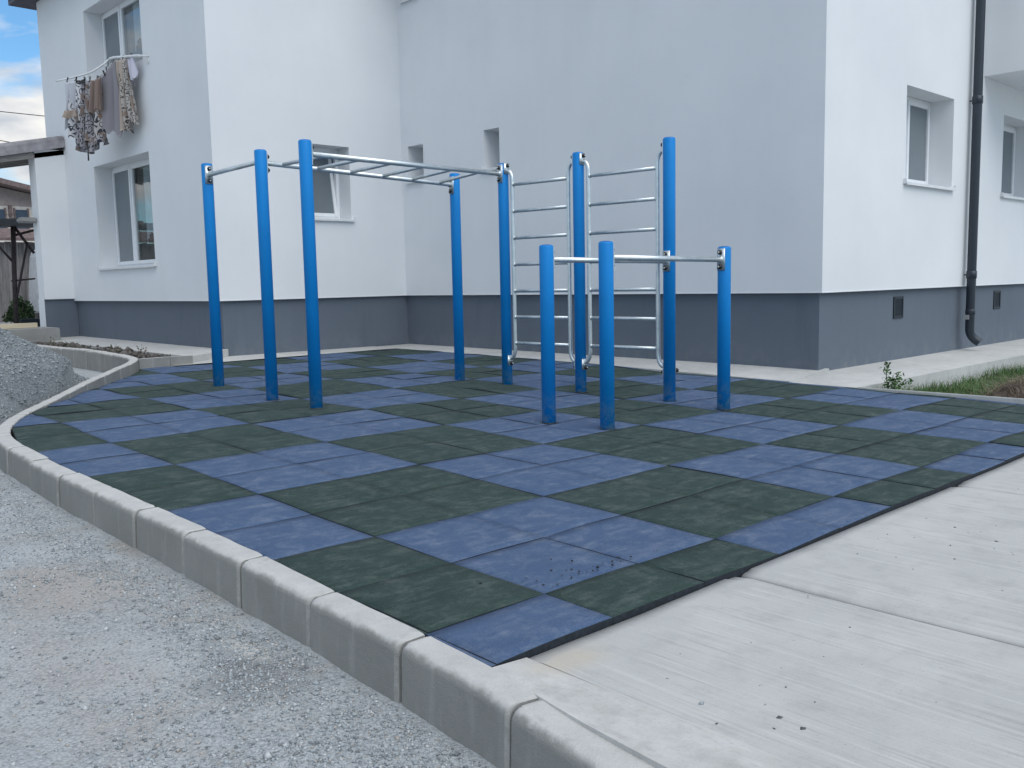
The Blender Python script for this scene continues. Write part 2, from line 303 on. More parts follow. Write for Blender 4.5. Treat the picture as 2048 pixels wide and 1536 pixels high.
# ------------------------------------------------------------------ rubber tiles
def rubber_floor():
    bm = bmesh.new(); c, s = math.cos(-.0078), math.sin(-.0078)
    n = 8; st = .5
    for a in range(-4, 12):
        for b in range(-4, 18):
            x0, y0 = a*st, b*st; mi = (math.floor(x0+1e-6)+math.floor(y0+1e-6)) & 1
            g = .0011; dome = rng.uniform(.0, .005); tx, ty = rng.normal(0, .0012, 2); lift = rng.uniform(-.001, .003)
            e = rng.uniform(-.001, .003, 4)
            e *= 1+1.6*min(1, max(0, (y0-.5)/3)); dome *= 1+.8*min(1, max(0, (y0-.5)/3))
            vv = []
            for i in range(n+1):
                for j in range(n+1):
                    u, v = i/n, j/n; X = x0+g+(st-2*g)*u; Y = y0+g+(st-2*g)*v
                    wx, wy = X*c-Y*s, X*s+Y*c; bu = 4*u*(1-u); bv = 4*v*(1-v)
                    z = Gf(wx, wy)+lift+dome*bu*bv+tx*(u-.5)+ty*(v-.5)+bv*(e[0]*(1-u)**3+e[1]*u**3)+bu*(e[2]*(1-v)**3+e[3]*v**3)
                    z += float(vnoise(wx*1.0+50, wy*1.0+50, 2)-.5)*.03
                    vv.append(bm.verts.new((wx, wy, z)))
            for i in range(n):
                for j in range(n):
                    f = bm.faces.new((vv[i*(n+1)+j], vv[(i+1)*(n+1)+j], vv[(i+1)*(n+1)+j+1], vv[i*(n+1)+j+1])); f.material_index = mi; f.smooth = True
    def cut(p, q):
        d = Vector((q[0]-p[0], q[1]-p[1], 0)); nrm = Vector((d.y, -d.x, 0)).normalized()
        bmesh.ops.bisect_plane(bm, geom=bm.verts[:]+bm.edges[:]+bm.faces[:], plane_co=(p[0], p[1], 0), plane_no=nrm, clear_outer=True)
    hull = [(-1.56, -1.295), (5.08, -1.295), (5.08, 8.02), (1.03, 7.74), (-.59, 5.25), (-1.01, 4.64), (-1.3, 3.98), (-1.42, 3.4), (-1.47, 2.5)]
    for p, q in zip(hull, hull[1:]+hull[:1]): cut(p, q)
    for v in bm.verts:
        if v.co.y < 7.6:
            lim = float(np.interp(v.co.y, KERB_IN[:, 1], KERB_IN[:, 0]))+.003
            if v.co.x < lim: v.co.x = lim
    edges = [e for e in bm.edges if e.is_boundary]
    r = bmesh.ops.extrude_edge_only(bm, edges=edges); vs = [v for v in r['geom'] if isinstance(v, bmesh.types.BMVert)]
    for v in vs: v.co.z -= .04
    for f in r['geom']:
        if isinstance(f, bmesh.types.BMFace): f.smooth = False; f.material_index = 2
    me = bpy.data.meshes.new('rubber_tile_floor'); bm.to_mesh(me); bm.free()
    return link('rubber_tile_floor', me, [M_blue, M_green, simple('black_rubber_base', (.018, .024, .032), .9, var=.4, scale=60)])
struct(rubber_floor())
def sheet(name, poly, zf, mat, thick=.15):
    """closed slab whose top follows zf(x, y)"""
    m = MB(); top = [m.bm.verts.new((x, y, zf(x, y))) for x, y in poly]; bot = [m.bm.verts.new((x, y, zf(x, y)-thick)) for x, y in poly]
    m.bm.faces.new(top); m.bm.faces.new(bot[::-1]); n = len(poly)
    for k in range(n): m.bm.faces.new((top[k], bot[k], bot[(k+1) % n], top[(k+1) % n]))
    return m, m
base, _ = sheet('tile_bed', [(-1.44, -1.28), (5.1, -1.28), (5.1, 4), (5.1, 8.1), (1.1, 7.8), (.4, 6.7), (-.9, 4.9), (-1.25, 4.2), (-1.4, 3)], lambda x, y: Gf(x, y)-.05, None, .08)
struct(base.build('tile_bed', simple('bed_screed', (.05, .055, .06), .95)))

# ------------------------------------------------------------------ kerb
def kerb():
    P = KERB_IN; d = np.linalg.norm(np.diff(P, axis=0), axis=1); S = np.r_[0, np.cumsum(d)]
    def at(s): return np.array([np.interp(s, S, P[:, 0]), np.interp(s, S, P[:, 1])])
    y0 = np.interp(-1.53, P[:, 1], S); L = .522; s = y0 % L-L; bm = bmesh.new(); blocks = []
    while s < S[-1]-.05: blocks.append((max(s, 0)+.004, min(s+L, S[-1])-.004)); s += L
    for a, b in blocks:
        if b-a < .05: continue
        rings = []; ts = [0, .03, .09, .25, .42, .58, .75, .91, .97, 1]; n = len(ts)-1; jz = rng.normal(0, .003); jo = rng.normal(0, .0025); tilt = rng.normal(0, .003)
        for k in range(n+1):
            t = a+(b-a)*ts[k]; p = at(t); q = at(min(t+.01, S[-1])); tg = (q-p)/max(np.linalg.norm(q-p), 1e-9); nl = np.array([-tg[1], tg[0]])
            # outward = left of travel
            rise = .012+.125*float(sstep(4.4, 7.7, p[1])); w = .108; zt = Gf(p[0], p[1])+rise+jz+tilt*(ts[k]-.5); zb = zt-.34
            end = .006 if k in (0, n) else 0
            prof = [(0, zb), (0+end, zt-.006), (.006+end, zt-end*.6)]
            r = .032
            for h in range(7):
                an = math.pi/2*h/6; prof.append((w-r+r*math.sin(an)-end, zt-r+r*math.cos(an)-end*.7))
            prof.append((w+.010-end, zb))
            rings.append([bm.verts.new((p[0]+nl[0]*(o+jo), p[1]+nl[1]*(o+jo), z+float(rng.normal(0, .0009)))) for o, z in prof])
        m = len(rings[0])
        for q, (A, B) in enumerate(zip(rings, rings[1:])):
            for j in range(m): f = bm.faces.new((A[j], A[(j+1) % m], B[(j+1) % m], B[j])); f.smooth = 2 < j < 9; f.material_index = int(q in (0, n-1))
        bm.faces.new(rings[0][::-1]); bm.faces.new(rings[-1])
    # mortar in the joints: a slightly smaller continuous core
    rings = []
    for t in np.linspace(0, S[-1], 160):
        p = at(t); q = at(min(t+.01, S[-1])); q = q if t < S[-1]-.01 else p+(p-at(t-.01)); tg = (q-p)/np.linalg.norm(q-p); nl = np.array([-tg[1], tg[0]])
        rise = .012+.125*float(sstep(4.4, 7.7, p[1])); w = .108; zt = Gf(p[0], p[1])+rise-.014
        prof = [(.012, zt-.3), (.012, zt-.004), (w-.05, zt), (w-.02, zt-.02), (w-.012, zt-.06), (w-.002, zt-.3)]
        rings.append([bm.verts.new((p[0]+nl[0]*o, p[1]+nl[1]*o, z)) for o, z in prof])
    for A, B in zip(rings, rings[1:]):
        for j in range(6): bm.faces.new((A[j], A[(j+1) % 6], B[(j+1) % 6], B[j]))
    bmesh.ops.recalc_face_normals(bm, faces=bm.faces)
    me = bpy.data.meshes.new('kerb'); bm.to_mesh(me); bm.free(); struct(link('kerb', me, [M_kerb, M_smear]))
kerb()

# ------------------------------------------------------------------ pavement slab with tooled joints
def pavement():
    bm = bmesh.new(); xs = [-1.40, -.30, 1.74, 4.3, 6.9, 9.5, 14]
    for a, b in zip(xs, xs[1:]):
        m = MB(); x0 = a+(.009 if a > -1 else 0); x1 = b-.009; nx_, ny_ = 24, 60
        X = x0+(x1-x0)*np.array([0, .004, .01, .02, .035, .05, .06, .08, .12]+list(np.linspace(.16, .84, 12))+[.88, .92, .94, .95, .965, .98, .99, .996, 1]); nx_ = len(X); Y = np.linspace(-1.303, -5.2, ny_); vv = []
        for i, x in enumerate(X):
            for y in Y:
                e = min(x-x0, x1-x); z = Gf(min(x, 6), -1.3)+.004*(-1.3-y)*-1-.008+(float(vnoise(x*2.2, y*2.2, 3))-.5)*.008
                z -= .014*math.exp(-max(e, 0)/.010) if a > -1 or x > -1 else 0
                z -= .007*math.exp(-(-1.303-y)/.015)
                if e < .07 and (a > -1 or x > -1): z -= .006
                vv.append(bm.verts.new((x, y, z)))
        for i in range(nx_-1):
            for j in range(ny_-1): bm.faces.new((vv[i*ny_+j], vv[i*ny_+j+1], vv[(i+1)*ny_+j+1], vv[(i+1)*ny_+j])).smooth = True
        ed = []
        for i in range(nx_-1): ed += [(i*ny_, (i+1)*ny_), (i*ny_+ny_-1, (i+1)*ny_+ny_-1)]
        for j in range(ny_-1): ed += [(j, j+1), ((nx_-1)*ny_+j, (nx_-1)*ny_+j+1)]
        low = {}
        for p, q in ed:
            for k in (p, q):
                if k not in low: low[k] = bm.verts.new(vv[k].co+Vector((0, 0, -.14)))
            bm.faces.new((vv[p], vv[q], low[q], low[p]))
    bmesh.ops.recalc_face_normals(bm, faces=bm.faces); me = bpy.data.meshes.new('pavement'); bm.to_mesh(me); bm.free(); struct(link('pavement', me, M_slab))
    kb = [(float(np.interp(y, KERB_IN[:, 1], KERB_IN[:, 0]))-.014, y) for y in np.linspace(-1.305, -3.55, 12)]
    m, _ = sheet('', [(-1.4035, -1.305)]+kb+[(-1.4035, -3.6)], lambda x, y: Gf(-1.4, -1.3)-.006-.004*(-1.3-y)+.018*max(0, (-1.40-x)/.2), None, .14); struct(m.build('mortar_band', M_band))
    m, _ = sheet('', [(-1.47, -1.34), (14, -1.34), (14, -5.15), (-1.47, -5.15)], lambda x, y: -.075, None, .08); struct(m.build('pavement_bed', M_dkconc))
pavement()

# ------------------------------------------------------------------ aprons round the building
m, _ = sheet('', [(5.085, 1.56), (5.085, 4.8), (5.10, 8.62), (5.9, 8.62), (5.9, 1.56)], lambda x, y: Gf(x, y)+.012+.05*(x-5.085)/.6*float(sstep(8.5, 1.5, y)*.9+.1), None, .16)
strip = m
strip.quad((1.55, 7.80, Gf(1.5, 7.7)+.012), (5.082, 8.03, Gf(5, 8)+.012), (5.082, 8.7, Gf(5, 8.6)+.016), (1.7, 8.7, Gf(2, 8.6)+.016))
struct(strip.build('paved_strip', M_apron))
m, _ = sheet('', [(5.122, .85), (5.09, .862), (5.09, 1.555), (5.83, 1.59), (5.83, 1.8), (9, 1.8), (14, 1.8), (14, .80), (9, .83), (5.8, .845)], lambda x, y: -.006+.06*max(0, min(1, (y-.82)/.75))*float(sstep(4.9, 6.2, x))-.001*(x-5), None, .3)
struct(m.build('side_apron', M_apron))
m, _ = sheet('', [(1.86, 8.02), (2.64, 8.58), (2.75, 8.75), (2.75, 14.25), (1.86, 14.25)], lambda x, y: .195+.004*(y-8)+.02*(x-1.8), None, .25)
struct(m.build('left_apron', M_apron))
m = MB(); m.box(5.086, 5.118, -4.5, .86, -.25, .0, .006); edg = m.build('edging_strip', M_apron); struct(edg)
# planter end kerb and soil
m = MB()
def bar(m, p, q, w, z0, z1a, z1b):
    p = Vector((*p, 0)); q = Vector((*q, 0)); t = (q-p).normalized(); n = Vector((-t.y, t.x, 0))*w
    A = [m.bm.verts.new(v) for v in ((*p.xy, z0), (*q.xy, z0), (*q.xy, z1b), (*p.xy, z1a))]; B = [m.bm.verts.new(v) for v in ((*(p+n).xy, z0), (*(q+n).xy, z0), (*(q+n).xy, z1b), (*(p+n).xy, z1a))]
    for f in ((A[0], A[1], A[2], A[3]), (B[3], B[2], B[1], B[0]), (A[0], B[0], B[1], A[1]), (A[3], A[2], B[2], B[3]), (A[0], A[3], B[3], B[0]), (A[1], B[1], B[2], A[2])): m.bm.faces.new(f)
bar(m, (1.07, 7.66), (1.50, 7.805), .07, 0, .238, .230); bar(m, (1.506, 7.807), (1.845, 7.925), .07, 0, .229, .215)
struct(m.build('planter_edge', M_kerb))
sx = np.linspace(1.17, 1.9, 16); sy = np.linspace(7.98, 14, 120); SX, SY = np.meshgrid(sx, sy, indexing='ij')
KX = np.interp(SY, KERB_IN[:, 1], KERB_IN[:, 0])+.012; SX = KX+(1.875-KX)*(SX-1.17)/.73; SZ = .15+.004*(SY-8)+(vnoise(SX*5, SY*5, 4)-.4)*.16*np.minimum(1, np.minimum(SX-KX, 1.875-SX)*6+.1); i2 = np.arange(SX.size).reshape(SX.shape)
struct(mesh_np('planter_soil', np.stack([SX, SY, SZ], -1).reshape(-1, 3), np.stack([i2[:-1, :-1], i2[1:, :-1], i2[1:, 1:], i2[:-1, 1:]], -1).reshape(-1, 4), M_soil, smooth=True))

# ------------------------------------------------------------------ stones: gravel, clods, crumbs
OCT_V = np.array([(1, 0, 0), (0, 1, 0), (-1, 0, 0), (0, -1, 0), (0, 0, 1), (0, 0, -1)], float)
OCT_F = np.array([(0, 1, 4), (1, 2, 4), (2, 3, 4), (3, 0, 4), (1, 0, 5), (2, 1, 5), (3, 2, 5), (0, 3, 5)])
def stones(name, P, size, mats, flat=.6, weights=None):
    n = len(P); V = OCT_V[None]*(1+rng.uniform(-.38, .38, (n, 6, 1))); V = V*np.stack([np.ones(n), rng.uniform(.55, .95, n), rng.uniform(.35, flat+.2, n)], -1)[:, None]
    a = rng.uniform(0, 2*math.pi, n); tl = rng.normal(0, .35, n); ca, sa = np.cos(a), np.sin(a); ct, st_ = np.cos(tl), np.sin(tl)
    x, y, z = V[..., 0], V[..., 1], V[..., 2]; y, z = y*ct[:, None]-z*st_[:, None], y*st_[:, None]+z*ct[:, None]
    x, y = x*ca[:, None]-y*sa[:, None], x*sa[:, None]+y*ca[:, None]
    V = np.stack([x, y, z], -1)*size[:, None, None]*.5+P[:, None]
    F = (OCT_F[None]+(np.arange(n)*6)[:, None, None]).reshape(-1, 3); mi = np.repeat(rng.choice(len(mats), n, p=weights), 8)
    return mesh_np(name, V.reshape(-1, 3), F, mats, mi=mi)
MS = [simple('stone_blue_grey', (.34, .375, .395), .9, scale=30), simple('stone_light', (.50, .52, .525), .9, scale=30), simple('stone_dark', (.21, .225, .235), .9, scale=30), simple('stone_tan', (.42, .39, .355), .9, scale=30)]
def kerb_x(y): return np.interp(y, KERB_IN[:140, 1], KERB_IN[:140, 0])-.13
N = 330000; x = rng.uniform(-3.4, -1.55, N); y = rng.uniform(-2.6, 5.2, N); x = x-np.maximum(0, y-3)*0
dk = kerb_x(y)-x; ok = dk > 0
band = np.exp(-((dk-.17)/.13)**2)*.9; patch = np.exp(-(((x+1.83)/.13)**2+((y+.38)/.42)**2)**1.5)*.9; corner = np.exp(-(((x+1.95)/.35)**2+((y+1.25)/.4)**2))*.75
dens = .13+band*(.35+.65*sstep(.35, .6, vnoise(x*3, y*3, 3)))+patch+corner+.35*sstep(.52, .7, vnoise(x*2.2+9, y*2.2+9, 4))
ok &= rng.random(N) < np.clip(dens, 0, 1)*.62; x, y = x[ok], y[ok]; sz = np.clip(rng.lognormal(math.log(.0078), .38, len(x)), .0035, .026)
g1 = stones('gravel', np.stack([x, y, ground_z(x, y)+sz*.12], -1), sz, MS, weights=[.55, .2, .19, .06]); tag(g1, 'loose blue grey gravel scattered over the dirt yard beside the kerb', 'gravel', kind='stuff')
# heap of gravel on the left
hx = np.linspace(-5.2, 1.1, 150); hy = np.linspace(3.9, 11.2, 170); HX, HY = np.meshgrid(hx, hy, indexing='ij')
def heap_z(x, y):
    r = np.hypot((x+2.1)/1.0, (y-7.4)/1.12)+(vnoise(x*1.3, y*1.3, 3)-.5)*.25; h = np.clip(1.70-.60*r, 0, 1.27)
    h = np.where(r > 2.2, np.maximum(0, .28*np.exp(-(r-2.2)*2.2)-.02), h)
    lim = np.interp(y, KERB_IN[:, 1], KERB_IN[:, 0]); h = h*sstep(.12, .45, lim-x)
    return ground_z(x, y)-.02+h*1.0+(vnoise(x*9, y*9, 4)-.5)*.045*np.minimum(1, h*4)
HZ = heap_z(HX, HY); i2 = np.arange(HX.size).reshape(HX.shape)
heap = mesh_np('gravel_heap', np.stack([HX, HY, HZ], -1).reshape(-1, 3), np.stack([i2[:-1, :-1], i2[1:, :-1], i2[1:, 1:], i2[:-1, 1:]], -1).reshape(-1, 4), M_heap, smooth=True)
tag(heap, 'large heap of fine blue grey gravel dumped beside the curved kerb', 'gravel heap')
N = 110000; x = rng.uniform(-2.6, 1., N); y = rng.uniform(4.2, 8.6, N); ok = (heap_z(x, y)-ground_z(x, y) > .0); x, y = x[ok], y[ok]
sz = np.clip(rng.lognormal(math.log(.013), .5, len(x)), .006, .05); put_ = stones('loose_stones', np.stack([x, y, heap_z(x, y)+sz*.1], -1), sz, [MS[0], MS[2], simple('heap_stone', (.26, .29, .305), .92, scale=30)], weights=[.22, .3, .48]); put_['kind'] = 'stuff'; put_.parent = heap
# small bits lying on slab and tiles
GRIT = [(-1.22, -2.0, .022), (-1.23, -2.07, .022), (-1.38, -1.41, .020), (-1.39, -1.42, .016), (-1.29, -1.82, .018), (-.78, -2.0, .014), (.75, -1.83, .018)]
P = []; S_ = []
for _ in range(150):
    px, py = rng.uniform(-1.4, 3), rng.uniform(-3.0, -1.45); P.append((px, py, Gf(px, -1.3)-.004*(-1.3-py)-.008)); S_.append(rng.choice([.006, .008, .010, .015], p=[.5, .3, .15, .05]))
for q in GRIT: P.append((q[0], q[1], Gf(q[0], -1.3)-.004*(-1.3-q[1])-.009)); S_.append(q[2])
o = stones('grit', np.array(P), np.array(S_), [MS[0], simple('dark_grit', (.10, .105, .11), .9)], flat=.3, weights=[.3, .7]); tag(o, 'tiny dark grit scattered on the pale concrete pavement', 'grit', kind='stuff')
P = []; S_ = []
for _ in range(34):
    t = rng.random(); px = -1.0+.62*t+rng.normal(0, .06); py = -1.0+.03+abs(rng.normal(0, .05))*(1 if t > .3 else 2.2); P.append((px, py, Gf(px, py)+.008)); S_.append(rng.uniform(.006, .016))
o = stones('rubber_crumbs', np.array(P), np.array(S_), [M_black], flat=.4); tag(o, 'black rubber crumbs along the seam of the nearest blue tiles', 'crumbs', kind='stuff')
y = rng.uniform(8.1, 12.5, 240); x = np.interp(y, KERB_IN[:, 1], KERB_IN[:, 0])+.05+rng.uniform(0, .45, 240); sz = np.clip(rng.lognormal(math.log(.05), .5, 240), .02, .15)
o = stones('soil_clods', np.stack([x, y, .20+.004*(y-8)+sz*.12], -1), sz, [M_soil, simple('clod_light', (.13, .12, .11), .95)], flat=.9, weights=[.6, .4]); tag(o, 'dark clods of dry soil heaped in the narrow planter', 'soil clods', kind='stuff')
# ------------------------------------------------------------------ apartment building
LX, WY, WX, RY, HP, HT = 2.573, 8.59, 5.70, 1.55, .88, 6.2
EX, EY = 15.0, 15.1
bld = thing('apartment_building', 'white plastered two storey apartment building with dark grey plinth around the playground', 'building', (5.7, 8.59, 0))
def face_with_holes(m, fp, u0, u1, z0, z1, holes, dn, depth):
    us = sorted({u0, u1, *[h[0] for h in holes], *[h[1] for h in holes]}); zs = sorted({z0, z1, *[h[2] for h in holes], *[h[3] for h in holes]})
    for a, b in zip(us, us[1:]):
        for c, d in zip(zs, zs[1:]):
            if any(h[0]-1e-6 <= a and b <= h[1]+1e-6 and h[2]-1e-6 <= c and d <= h[3]+1e-6 for h in holes): continue
            m.quad(fp(a, c), fp(b, c), fp(b, d), fp(a, d))
    dv = Vector(dn)*depth
    for h in holes:
        P = [Vector(fp(h[0], h[2])), Vector(fp(h[1], h[2])), Vector(fp(h[1], h[3])), Vector(fp(h[0], h[3]))]
        for p, q in zip(P, P[1:]+P[:1]): m.quad(p, q, q+dv, p+dv)
        m.quad(*[p+dv for p in P])
m = MB(); DP = .62
H_left = [(10.62, 12.86, 1.42, 3.08), (10.62, 12.86, 4.40, 5.56)]
H_w1 = [(4.08, 4.73, 2.03, 3.08)]
H_w2 = [(8.05, 8.43, 2.625, 3.15), (6.36, 6.68, 2.64, 3.17), (8.05, 8.43, 5.31, 5.85)]
H_r = [(7.60, 8.97, 2.11, 3.195), (10.71, 12.08, 2.11, 3.195)]
face_with_holes(m, lambda u, z: (LX, u, z), WY, EY, HP, HT, H_left, (1, 0, 0), DP)
face_with_holes(m, lambda u, z: (u, WY, z), LX, WX, HP, HT, H_w1, (0, 1, 0), DP)
face_with_holes(m, lambda u, z: (WX, u, z), RY, WY, HP, HT, H_w2, (1, 0, 0), DP)
face_with_holes(m, lambda u, z: (u, RY, z), WX, EX, HP, HT, H_r, (0, 1, 0), DP)
m.quad((LX, EY, HP), (EX, EY, HP), (EX, EY, HT), (LX, EY, HT)); m.quad((EX, EY, HP), (EX, RY, HP), (EX, RY, HT), (EX, EY, HT))
for z in (HP, HT): m.quad((LX, WY, z), (WX, WY, z), (WX, EY, z), (LX, EY, z)); m.quad((WX, RY, z), (EX, RY, z), (EX, EY, z), (WX, EY, z))
wall = put(m.build('wall', M_wall), bld)
# plinth, set back under the plaster
m = MB(); I = .055
for p, q in (((LX+I, EY), (LX+I, WY+I)), ((LX+I, WY+I), (WX+I, WY+I)), ((WX+I, WY+I), (WX+I, RY+I)), ((WX+I, RY+I), (EX, RY+I))): m.quad((*p, -.4), (*q, -.4), (*q, HP-.001), (*p, HP-.001))
put(m.build('plinth', M_plinth), bld)
# drip edge under the plaster
m = MB()
def strip_(p, q, n): m.quad((p[0], p[1], HP-.012), (q[0], q[1], HP-.012), (q[0], q[1], HP+.002), (p[0], p[1], HP+.002))
for (x0, x1, y0, y1) in ((LX-.004, LX+.01, WY-.004, EY), (LX+.01, WX-.004, WY-.004, WY+.01), (WX-.004, WX+.01, RY-.004, WY-.004), (WX+.01, EX, RY-.004, RY+.01)): m.box(x0, x1, y0, y1, HP-.010, HP+.004)
put(m.build('drip_edge', M_upvc), bld)
# upper bay overhanging the facade on the right
m = MB(); m.box(9.93, EX-.01, .30, RY-.002, 3.60, HT-.01); put(m.build('balcony', M_wall), bld)
# roof
def roof():
    m = MB(); bm = m.bm; x0, x1, y0, y1 = LX-.32, EX+.4, RY-.4, EY+.5
    for (a, b, c, d) in ((x0, WX+.5, WY-.4, y1), (WX-.4, x1, y0, y1)):
        n = 60; low, hi = [], []
        P = [(a, c), (b, c), (b, d), (a, d)]; Q = [(a+1.6, c+1.6), (b-1.6, c+1.6), (b-1.6, d-1.6), (a+1.6, d-1.6)]
        z = HT+.004+(0 if a == x0 else .01)
        V0 = [bm.verts.new((*p, z)) for p in P]; V1 = [bm.verts.new((*p, z+.14)) for p in P]; V2 = [bm.verts.new((*q, z+.95)) for q in Q]
        bm.faces.new(V0[::-1]); bm.faces.new(V2)
        for k in range(4): bm.faces.new((V0[k], V0[(k+1) % 4], V1[(k+1) % 4], V1[k])); bm.faces.new((V1[k], V1[(k+1) % 4], V2[(k+1) % 4], V2[k]))
    r = put(m.build('roof', M_tileroof), bld)
    m = MB()                                # the wavy first course of tiles
    for k in range(30): m.lathe((x0-.03, y1-.12-.24*k, HT+.15), (1, 0, .35), [(.0, 0), (.105, .0), (.105, .42), (.0, .42)], 10)
    for k in range(14): m.lathe((x0+.1+.24*k, y1+.04, HT+.15), (0, -1, .35), [(.0, 0), (.105, .0), (.105, .42), (.0, .42)], 10)
    o = m.build('roof_tiles', M_tileroof); o.parent = r
roof()
def window(origin, xd, yd_, w, h, mull=(), tilt=False, panes=None, depth=.29, sill=True, curtain=False):
    """fixed frame with sashes, panes and an outer sill; local x along the wall, y inwards"""
    Mx = Matrix((( xd[0], yd_[0], 0, origin[0]), (xd[1], yd_[1], 0, origin[1]), (0, 0, 1, origin[2]), (0, 0, 0, 1)))
    f = .055; m = MB(); e = .0015
    m.box(e, f, 0, .06, e, h-e, .004); m.box(w-f, w-e, 0, .06, e, h-e, .004); m.box(f-.001, w-f+.001, .002, .058, e, f, .003); m.box(f-.001, w-f+.001, .002, .058, h-f, h-e, .003)
    cuts = [0, *mull, w]
    for c in mull: m.box(c-.03, c+.03, .003, .057, f-.002, h-f+.002, .003)
    fr = m.build('window', M_upvc); fr.parent = bld; fr.matrix_parent_inverse = Matrix.Translation(-Vector(bld.location)); fr.matrix_basis = Mx
    for k, (a, b) in enumerate(zip(cuts, cuts[1:])):
        a2 = a+(f if k == 0 else .03)-.012; b2 = b-(f if k == len(cuts)-2 else .03)+.012; z0, z1 = f-.012, h-f+.012; s = .055; m = MB()
        m.box(a2, a2+s, -.018, .03, z0, z1, .004); m.box(b2-s, b2, -.018, .03, z0, z1, .004); m.box(a2+s-.001, b2-s+.001, -.017, .029, z0, z0+s, .003); m.box(a2+s-.001, b2-s+.001, -.017, .029, z1-s, z1, .003)
        sa = m.build('sash', M_upvc); sa.parent = fr; m = MB(); m.box(a2+s-.004, b2-s+.004, .004, .018, z0+s-.004, z1-s+.004)
        pa = m.build('pane', panes[k] if panes else M_pane); pa.parent = fr
        if curtain and k == 1:
            yy = .035; m = MB(); m.box(a2+s, b2-s, .062, .07, z0+s, z1-s); o = m.build('room_backing', M_room); o.parent = fr  # added sheet, coloured dark in place of the unlit room behind the glass
            V = []; nx = 40; xa = a2+s+(b2-a2-2*s)*.42
            for i in range(nx):
                for z in (z0+s+.25, z1-s): V.append((xa+(b2-s-xa)*i/(nx-1), .048+.010*math.sin(i*1.1), z+(.18*math.sin(i*.09) if z < 1 else 0)))
            o = mesh_np('curtain', V, [(2*i, 2*i+2, 2*i+3, 2*i+1) for i in range(nx-1)], M_curtain, fr, True)
        if tilt:
            T = Matrix.Translation((0, 0, z0)) @ Matrix.Rotation(R_(-8), 4, 'X') @ Matrix.Translation((0, .012, -z0)); sa.matrix_basis = T; pa.matrix_basis = T
    if sill:
        m = MB(); v = m.box(-.035, w+.035, -depth-.045, -.004, -.006, .012, .003)
        for q in m.bm.verts:
            if q.co.y < -depth*.5: q.co.z -= .018
        m.box(-.035, w+.035, -depth-.047, -depth-.041, -.040, -.010)
        m.box(-.040, -.030, -depth-.04, -depth+.02, -.028, .03); m.box(w+.030, w+.040, -depth-.04, -depth+.02, -.028, .03)
        o = m.build('sill', M_sill); o.parent = fr
    return fr
D = .29
window((LX+D, 12.86, 1.42), (0, -1), (1, 0), 2.24, 1.66, (.80, 1.66), panes=[M_pane, M_clear, M_clear], curtain=True)
window((LX+D, 12.86, 4.40), (0, -1), (1, 0), 2.24, 1.16, (.80, 1.66), panes=[M_pane, M_clear, M_clear], sill=False, curtain=True)
window((4.08, WY+D, 2.03), (1, 0), (0, 1), .65, 1.05, tilt=True)
for u0, u1, z0, z1 in H_w2: window((WX+D, u1, z0), (0, -1), (1, 0), u1-u0, z1-z0)
for u0, u1, z0, z1 in H_r: window((u0, RY+D, z0), (1, 0), (0, 1), u1-u0, z1-z0, (.66,))
# plinth vents
for x in (7.50, 10.72):
    m = MB(); y = RY+I; w, h = .26, .255
    m.box(x, x+.03, y-.014, y+.01, .53, .53+h, .003); m.box(x+w-.03, x+w, y-.014, y+.01, .53, .53+h, .003); m.box(x+.029, x+w-.029, y-.013, y+.009, .53, .56, .003); m.box(x+.029, x+w-.029, y-.013, y+.009, .50+h, .53+h, .003)
    v = put(m.build('vent', M_vent), bld); m = MB()
    for k in range(9): m.box(x+.028, x+w-.028, y-.008, y+.004, .563+k*.0212, .575+k*.0212)
    m.box(x+.026, x+w-.026, y-.002, y+.006, .555, .755); g = m.build('grille', simple('vent_grille', (.012, .02, .03), .7)); g.parent = v
# downpipe
px, py_ = 9.47, RY-.095; arc = [(px, py_, 6.1), (px, py_, 3), (px, py_, .30)]
for k in range(1, 9): a = R_(52)*k/8; arc.append((px+.05*k/8, py_-.17*(1-math.cos(a)), .30-.17*math.sin(a)))
a = R_(52); arc.append((arc[-1][0]+.01, arc[-1][1]-math.sin(a)*.05, arc[-1][2]-math.cos(a)*.05))
m = MB(); m.tube(arc, .056, 20, caps=False); m.tube(arc[::-1], .051, 20, caps=False); pipe = put(m.build('downpipe', M_pipe, fix=False), bld)
for z in (5.2, 3.23, 1.02):
    m = MB(); m.lathe((px, py_, z-.05), (0, 0, 1), [(.056, 0), (.064, .004), (.064, .096), (.056, .10)], 20); m.box(px-.078, px-.055, py_-.012, py_+.012, z-.02, z+.02); m.box(px+.055, px+.078, py_-.012, py_+.012, z-.02, z+.02); m.tube([(px, py_+.06, z), (px, RY+.002, z)], .008, 8)
    o = m.build('bracket', M_pipe); o.parent = pipe
m = MB(); m.lathe((px, py_, .50), (0, 0, 1), [(.055, 0), (.0605, .004), (.0605, .07), (.055, .075)], 20); o = m.build('socket', M_pipe); o.parent = pipe
m = MB(); m.box(px-.075, px-.058, py_-.01, py_+.06, .44, .50, .003); o = m.build('clip', simple('grey_clip', (.3, .31, .32), .5)); o.parent = pipe
